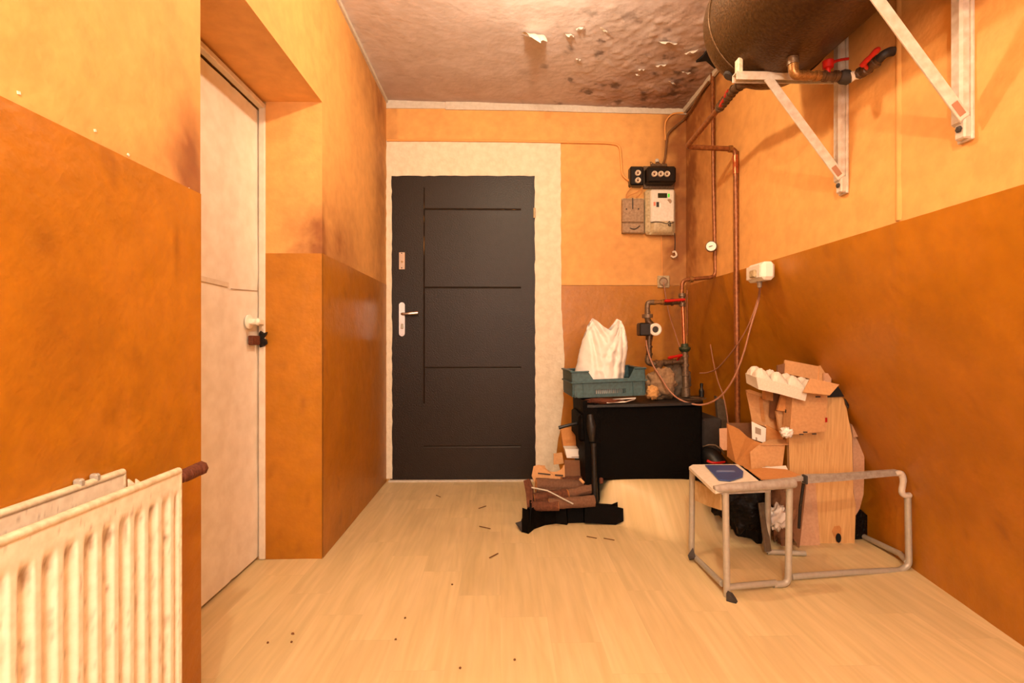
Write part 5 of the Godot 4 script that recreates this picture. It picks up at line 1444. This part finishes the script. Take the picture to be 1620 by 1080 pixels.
# ------------------------------------------------ scrap cardboard by the right wall
func build_cardboard() -> void:
	# tall board leaning there
	var t := thing("tall_board", "tall pale flattened carton with a dark handle hole, standing by the right wall", "cardboard", Vector3(1.471, 0.000, -2.334))
	part(t, "panel", Geo.new().slab([Vector3(1.316, 0.514, -2.330), Vector3(1.340, 0.694, -2.330), Vector3(1.578, 0.694, -2.330), Vector3(1.593, 0.614, -2.335), Vector3(1.617, 0.511, -2.340), Vector3(1.637, 0.242, -2.360), Vector3(1.656, 0.180, -2.370), Vector3(1.661, -0.007, -2.385), Vector3(1.504, -0.021, -2.385), Vector3(1.495, -0.021, -2.385), Vector3(1.458, 0.272, -2.360), Vector3(1.452, 0.302, -2.360), Vector3(1.339, 0.288, -2.360)], 0.02), M.plywood)
	var ho := []
	for i in 12:
		ho.append(Vector3(1.574, 0.030, -2.368) + Vector3(0.012 * cos(TAU * i / 12), 0.022 * sin(TAU * i / 12), 0))
	part(t, "handle_hole", Geo.new().slab(ho, 0.004), M.hole)
	var st := []
	for i in 14:
		st.append(Vector3(1.571, 0.059, -2.377) + Vector3((0.020 + 0.003 * sin(i * 2.0)) * cos(TAU * i / 14), 0.034 * sin(TAU * i / 14), 0))
	part(t, "brown_stain", Geo.new().slab(st, 0.001), M.card_orange)
	single("cardboard_strip", Geo.new().slab([Vector3(1.630, 0.691, -2.380), Vector3(1.681, 0.688, -2.380), Vector3(1.687, 0.504, -2.380), Vector3(1.651, 0.498, -2.380)], 0.02), M.card_pink, "narrow pinkish cardboard strip upright behind the tall board's right edge", "cardboard")
	single("cardboard_strip", Geo.new().slab([Vector3(1.662, 0.506, -2.400), Vector3(1.711, 0.503, -2.400), Vector3(1.718, 0.470, -2.400), Vector3(1.718, 0.335, -2.400), Vector3(1.714, 0.224, -2.400), Vector3(1.695, 0.155, -2.400), Vector3(1.677, 0.125, -2.400), Vector3(1.665, 0.260, -2.400)], 0.02), M.card_pink, "lower pinkish cardboard strip bulging from behind the tall board's right edge", "cardboard")
	single("black_sheet", Geo.new().slab([Vector3(1.685, 0.145, -2.420), Vector3(1.716, 0.145, -2.420), Vector3(1.761, 0.111, -2.440), Vector3(1.761, -0.002, -2.440), Vector3(1.685, 0.003, -2.420)], 0.05), M.black_bag, "black plastic piece on the floor behind the tall board's right foot", "plastic")
	single("pink_board", Geo.new().slab([Vector3(1.393, 0.214, -2.360), Vector3(1.407, 0.302, -2.340), Vector3(1.446, 0.301, -2.340), Vector3(1.482, -0.011, -2.360), Vector3(1.381, -0.016, -2.360)], 0.012), M.card_pink, "pinkish board left of the tall board, standing on the floor", "cardboard")
	single("brown_board", Geo.new().slab([Vector3(1.308, 0.313, -2.300), Vector3(1.371, 0.332, -2.280), Vector3(1.360, 0.006, -2.320), Vector3(1.328, 0.053, -2.320)], 0.012), M.card_dark, "dark brown board leaning left of the pinkish board", "cardboard")
	# small closed carton in front of its top
	var s := thing("small_carton", "small closed brown carton leaning on the tall board's top", "box", Vector3(1.354, 0.535, -2.260))
	part(s, "front", Geo.new().slab([Vector3(1.288, 0.714, -2.250), Vector3(1.444, 0.711, -2.250), Vector3(1.440, 0.551, -2.250), Vector3(1.333, 0.540, -2.250), Vector3(1.263, 0.535, -2.250), Vector3(1.277, 0.568, -2.250)], 0.06), M.card)
	part(s, "top_fold", Geo.new().slab([Vector3(1.288, 0.723, -2.250), Vector3(1.444, 0.720, -2.250), Vector3(1.443, 0.706, -2.248), Vector3(1.287, 0.706, -2.248)], 0.06), M.card_pale)
	part(s, "tape_slot", Geo.new().box(Vector3(1.399, 0.705, -2.245), Vector3(0.02, 0.006, 0.004)), M.print)
	for p in [Vector3(1.326, 0.538, -2.247), Vector3(1.343, 0.548, -2.247), Vector3(1.383, 0.540, -2.247)]:
		part(s, "slot", Geo.new().box(p, Vector3(0.018, 0.005, 0.004)), M.print)
	part(s, "red_mark", Geo.new().box(Vector3(1.437, 0.602, -2.247), Vector3(0.008, 0.02, 0.003)), M.red)
	single("dark_folder", Geo.new().slab([Vector3(1.457, 0.693, -2.310), Vector3(1.538, 0.759, -2.310), Vector3(1.556, 0.754, -2.310), Vector3(1.585, 0.759, -2.310), Vector3(1.582, 0.644, -2.310), Vector3(1.573, 0.661, -2.310), Vector3(1.565, 0.699, -2.310)], 0.012), M.folder, "dark folder sticking up behind the tall board's top", "folder")
	# egg tray on top, tilted down to the right
	var e := thing("egg_tray", "white pulp egg tray with raised cups on top of the scrap cardboard", "egg tray", Vector3(1.246, 0.751, -2.220))
	var ea := Vector3(1.099, 0.791, -2.200)
	var eb := Vector3(1.315, 0.741, -2.200)
	var ex := (eb - ea) / 0.225
	var ez := Vector3(0.03, 0.012, -0.16)
	var ed := Geo.new()
	ed.grid(96, 44, func(u: float, v: float) -> Vector3:
		var cx := u * 4.0
		var cy := v * 2.0
		var bump := pow(maxf(0.0, sin(PI * fposmod(cx, 1.0))), 0.55) * pow(maxf(0.0, sin(PI * fposmod(cy, 1.0))), 0.55)
		var lip := smoothstep(0.0, 0.04, minf(minf(u, 1 - u) * 2.0, minf(v, 1 - v)))
		return ea + ex * (u * 0.30) + ez * v + Vector3(0, 0.046 * bump * lip + 0.004 * nz.get_noise_2d(u * 20, v * 12), 0))
	part(e, "cups", ed, M.pulp)
	var sk := Geo.new()
	sk.slab([ea + Vector3(0, 0.006, 0.003), ea + ex * 0.235 + Vector3(0, 0.004, 0.003), ea + ex * 0.225 + Vector3(0, -0.050, 0.0), ea + ex * 0.10 + Vector3(0, -0.045, 0.0), ea + ex * 0.012 + Vector3(0, -0.046, 0)], 0.006)
	part(e, "front_skirt", sk, M.pulp)
	part(e, "end_skirt", Geo.new().slab([ea + Vector3(0, 0.004, 0), ea + ez, ea + ez + Vector3(0.005, -0.046, 0), ea + ex * 0.012 + Vector3(0, -0.046, 0)], 0.005, Vector3(-2, 1, -2)), M.pulp)
	single("carton_flap", Geo.new().slab([Vector3(1.289, 0.733, -2.170), Vector3(1.337, 0.791, -2.200), Vector3(1.465, 0.763, -2.200), Vector3(1.404, 0.720, -2.170)], 0.008), M.card, "torn brown flap lying on the right end of the egg tray", "cardboard")
	single("carton_flap", Geo.new().slab([Vector3(1.321, 0.864, -2.370), Vector3(1.485, 0.833, -2.370), Vector3(1.476, 0.767, -2.360), Vector3(1.309, 0.803, -2.360)], 0.008), M.card, "brown flap standing up behind the egg tray", "cardboard")
	single("carton_flap", Geo.new().slab([Vector3(1.479, 0.838, -2.360), Vector3(1.506, 0.838, -2.360), Vector3(1.497, 0.765, -2.350), Vector3(1.470, 0.765, -2.350)], 0.012), M.card_pale, "narrow light flap upright at the egg tray's back corner", "cardboard")
	single("carton_flap", Geo.new().slab([Vector3(1.481, 0.805, -2.330), Vector3(1.516, 0.802, -2.330), Vector3(1.513, 0.758, -2.330), Vector3(1.481, 0.758, -2.330)], 0.01), M.card_pink, "small pinkish flap right of the egg tray", "cardboard")
	single("dark_scrap", Geo.new().slab([Vector3(1.280, 0.838, -2.360), Vector3(1.315, 0.847, -2.360), Vector3(1.312, 0.803, -2.360), Vector3(1.280, 0.803, -2.360)], 0.01), M.card_dark, "dark brown scrap at the back of the egg tray", "cardboard")
	# clutter between the tray and the open carton
	single("brown_block", Geo.new().slab([Vector3(1.223, 0.744, -2.360), Vector3(1.259, 0.738, -2.360), Vector3(1.259, 0.673, -2.360), Vector3(1.223, 0.679, -2.360)], 0.03), M.card_orange, "orange-brown cardboard block under the egg tray's left end", "cardboard")
	single("brown_tube", Geo.new().tube([Vector3(1.304, 0.735, -2.400), Vector3(1.309, 0.588, -2.420)], 0.034, 20), M.card_dark, "brown cardboard tube upright under the egg tray", "cardboard tube")
	single("orange_panel", Geo.new().slab([Vector3(1.270, 0.723, -2.300), Vector3(1.317, 0.720, -2.300), Vector3(1.308, 0.640, -2.300), Vector3(1.294, 0.632, -2.300), Vector3(1.247, 0.637, -2.300)], 0.012), M.card_orange, "orange cardboard panel between the tube and the small carton", "cardboard")
	single("grey_strip", Geo.new().slab([Vector3(1.282, 0.642, -2.290), Vector3(1.305, 0.647, -2.290), Vector3(1.299, 0.562, -2.290), Vector3(1.279, 0.559, -2.290)], 0.012), M.folder, "narrow dark strip beside the small carton's left edge", "plastic")
	single("brown_cardboard", Geo.new().slab([Vector3(1.258, 0.630, -2.330), Vector3(1.307, 0.633, -2.330), Vector3(1.305, 0.520, -2.330), Vector3(1.275, 0.532, -2.330)], 0.012), M.card, "brown panel below the orange one, behind the open carton", "cardboard")
	single("tissue_scrap", Geo.new().blob(Vector3(1.254, 0.548, -2.240), Vector3(0.026, 0.022, 0.02), nz, 0.8, 2.0, 22, 14), M.paper, "crumpled white paper scrap at the small carton's lower left corner", "paper")
	# the open carton
	var o := thing("open_carton", "open brown carton with a raised flap, behind the stool", "box", Vector3(1.186, 0.350, -2.350))
	part(o, "left_wall", Geo.new().slab([Vector3(1.140, 0.533, -2.580), Vector3(1.158, 0.520, -2.500), Vector3(1.170, 0.494, -2.440), Vector3(1.170, 0.488, -2.360), Vector3(1.187, 0.483, -2.330), Vector3(1.140, 0.355, -2.330), Vector3(1.130, 0.359, -2.460), Vector3(1.140, 0.366, -2.580)], 0.008), M.card_orange)
	part(o, "front_wall", Geo.new().slab([Vector3(1.135, 0.443, -2.325), Vector3(1.187, 0.480, -2.330), Vector3(1.299, 0.476, -2.330), Vector3(1.284, 0.379, -2.325), Vector3(1.141, 0.356, -2.325)], 0.008), M.card)
	part(o, "front_flap", Geo.new().slab([Vector3(1.176, 0.482, -2.320), Vector3(1.262, 0.485, -2.400), Vector3(1.370, 0.488, -2.430), Vector3(1.308, 0.481, -2.320)], 0.005, Vector3(0.8, 5, -1)), M.card_pale)
	part(o, "back_wall", Geo.new().slab([Vector3(1.148, 0.533, -2.600), Vector3(1.299, 0.532, -2.600), Vector3(1.299, 0.393, -2.600), Vector3(1.148, 0.393, -2.600)], 0.006), M.card_dark)
	part(o, "corner_flap", Geo.new().slab([Vector3(1.109, 0.504, -2.600), Vector3(1.140, 0.510, -2.580), Vector3(1.140, 0.398, -2.580), Vector3(1.129, 0.394, -2.600), Vector3(1.111, 0.413, -2.600)], 0.008), M.card_pink)
	part(o, "right_wall", Geo.new().slab([Vector3(1.268, 0.549, -2.440), Vector3(1.326, 0.513, -2.400), Vector3(1.332, 0.459, -2.400), Vector3(1.268, 0.451, -2.440)], 0.008), M.card_orange)
	part(o, "raised_flap", Geo.new().slab([Vector3(1.170, 0.716, -2.440), Vector3(1.188, 0.716, -2.440), Vector3(1.317, 0.673, -2.440), Vector3(1.332, 0.600, -2.440), Vector3(1.337, 0.518, -2.420), Vector3(1.268, 0.539, -2.440), Vector3(1.210, 0.561, -2.460), Vector3(1.190, 0.645, -2.450)], 0.008), M.card)
	part(o, "folded_edge", Geo.new().slab([Vector3(1.167, 0.718, -2.435), Vector3(1.186, 0.720, -2.435), Vector3(1.314, 0.675, -2.435), Vector3(1.316, 0.665, -2.433), Vector3(1.175, 0.705, -2.433)], 0.006), M.card_pale)
	part(o, "tape_mark", Geo.new().slab([Vector3(1.233, 0.683, -2.438), Vector3(1.248, 0.678, -2.438), Vector3(1.264, 0.561, -2.438), Vector3(1.245, 0.567, -2.438)], 0.001), M.card_orange)
	var lab := part(o, "label", Geo.new().slab([Vector3(1.178, 0.572, -2.400), Vector3(1.247, 0.540, -2.400), Vector3(1.244, 0.468, -2.400), Vector3(1.181, 0.490, -2.400)], 0.002), M.paper, "white label")
	part(lab, "printed_square", Geo.new().slab([Vector3(1.194, 0.547, -2.397), Vector3(1.221, 0.536, -2.397), Vector3(1.221, 0.508, -2.397), Vector3(1.194, 0.517, -2.397)], 0.001), M.label_grey)
	part(lab, "printed_square", Geo.new().slab([Vector3(1.196, 0.499, -2.397), Vector3(1.203, 0.496, -2.397), Vector3(1.203, 0.481, -2.397), Vector3(1.196, 0.484, -2.397)], 0.001), M.label_grey)
	# flat piece on the stool and frame
	single("cardboard_piece", Geo.new().slab([Vector3(1.040, 0.410, -2.146), Vector3(1.120, 0.410, -2.172), Vector3(1.200, 0.410, -2.143), Vector3(1.207, 0.410, -2.032), Vector3(1.018, 0.410, -1.997)], 0.005, Vector3(1, 9, -2)), M.card_orange, "flat orange-brown cardboard piece lying over the stool and the frame", "cardboard")
	# rubbish under the seat
	single("rubbish_bag", Geo.new().blob(Vector3(1.197, 0.181, -2.420) + Vector3(0, 0.02, -0.05), Vector3(0.16, 0.19, 0.13), nz, 0.5, 1.5, 40, 28), M.black_bag, "dark rubbish bag slumped under the open carton behind the stool", "bag")
	single("brown_bag", Geo.new().blob(Vector3(1.312, 0.178, -2.380) + Vector3(0, -0.02, 0), Vector3(0.055, 0.155, 0.07), nz, 0.5, 1.7, 32, 24), M.card_dark, "brown paper bag on the floor right of the dark rubbish bag", "bag")
	single("white_rag", Geo.new().blob(Vector3(1.245, 0.156, -2.290), Vector3(0.042, 0.052, 0.03), nz, 0.7, 1.8, 26, 18), M.bag, "white rag hanging from the rubbish under the stool", "rag")
	single("leaning_slat", Geo.new().bar(Vector3(1.159, 0.229, -2.270), Vector3(1.172, 0.023, -2.240), 0.035, 0.012), M.patch, "grey-brown slat leaning behind the stool's back leg", "slat")

# ------------------------------------------------ crumbs and splinters on the lino
func build_litter() -> void:
	var spots := [Vector3(-0.681, 0.000, -1.675), Vector3(-0.666, 0.000, -1.629), Vector3(-0.739, 0.000, -1.627), Vector3(-0.197, 0.000, -2.003), Vector3(-0.334, 0.000, -1.763), Vector3(-0.123, 0.000, -1.491), Vector3(0.036, 0.000, -1.526), Vector3(-0.340, 0.000, -1.637)]
	var which := ["largest dark crumb on the lino beside the radiator, upper of a pair", "dark crumb just below the largest one beside the radiator", "pale brown crumb left of the pair beside the radiator", "dark crumb on the lino midway between the pillar and the torn tub", "small crumb right of the pair, on the way to the tub", "crumb nearest the lower edge of the photo", "crumb right of the lowest one on the foreground lino", "faint crumb left of the lowest one on the foreground lino"]
	for k in 8:
		var g := Geo.new()
		g.blob(spots[k] + Vector3(0, 0.002, 0), Vector3(0.0055 if k < 1 else 0.0035, 0.003, 0.003), nz, 0.8, 2.0, 10, 8)
		single("floor_crumb", g, M.splinter, which[k], "crumb", "dark crumbs on the foreground lino")
	var ends := [[Vector3(-0.136, 0.003, -2.909), Vector3(-0.095, 0.003, -2.953)], [Vector3(-0.120, 0.003, -2.630), Vector3(-0.061, 0.003, -2.593)], [Vector3(-0.058, 0.003, -2.244), Vector3(-0.020, 0.003, -2.291)], [Vector3(0.487, 0.003, -2.458), Vector3(0.534, 0.003, -2.433)], [Vector3(0.409, 0.003, -2.483), Vector3(0.454, 0.003, -2.458)], [Vector3(-0.409, 0.003, -3.165), Vector3(-0.377, 0.003, -3.126)]]
	var tell := ["thin brown splinter on the lino left of the torn tub, the farther one", "thin brown splinter on the lino left of the torn tub, nearer the camera", "slanting pale splinter on the lino in front of the torn tub's left end", "dark splinter on the lino in front of the tub's right end", "dark splinter on the lino in front of the tub's middle", "tiny splinter on the lino before the dark door"]
	for k in 6:
		single("wood_splinter", Geo.new().bar(ends[k][0], ends[k][1], 0.005, 0.003), M.splinter, tell[k], "splinter", "wood splinters on the lino near the tub")
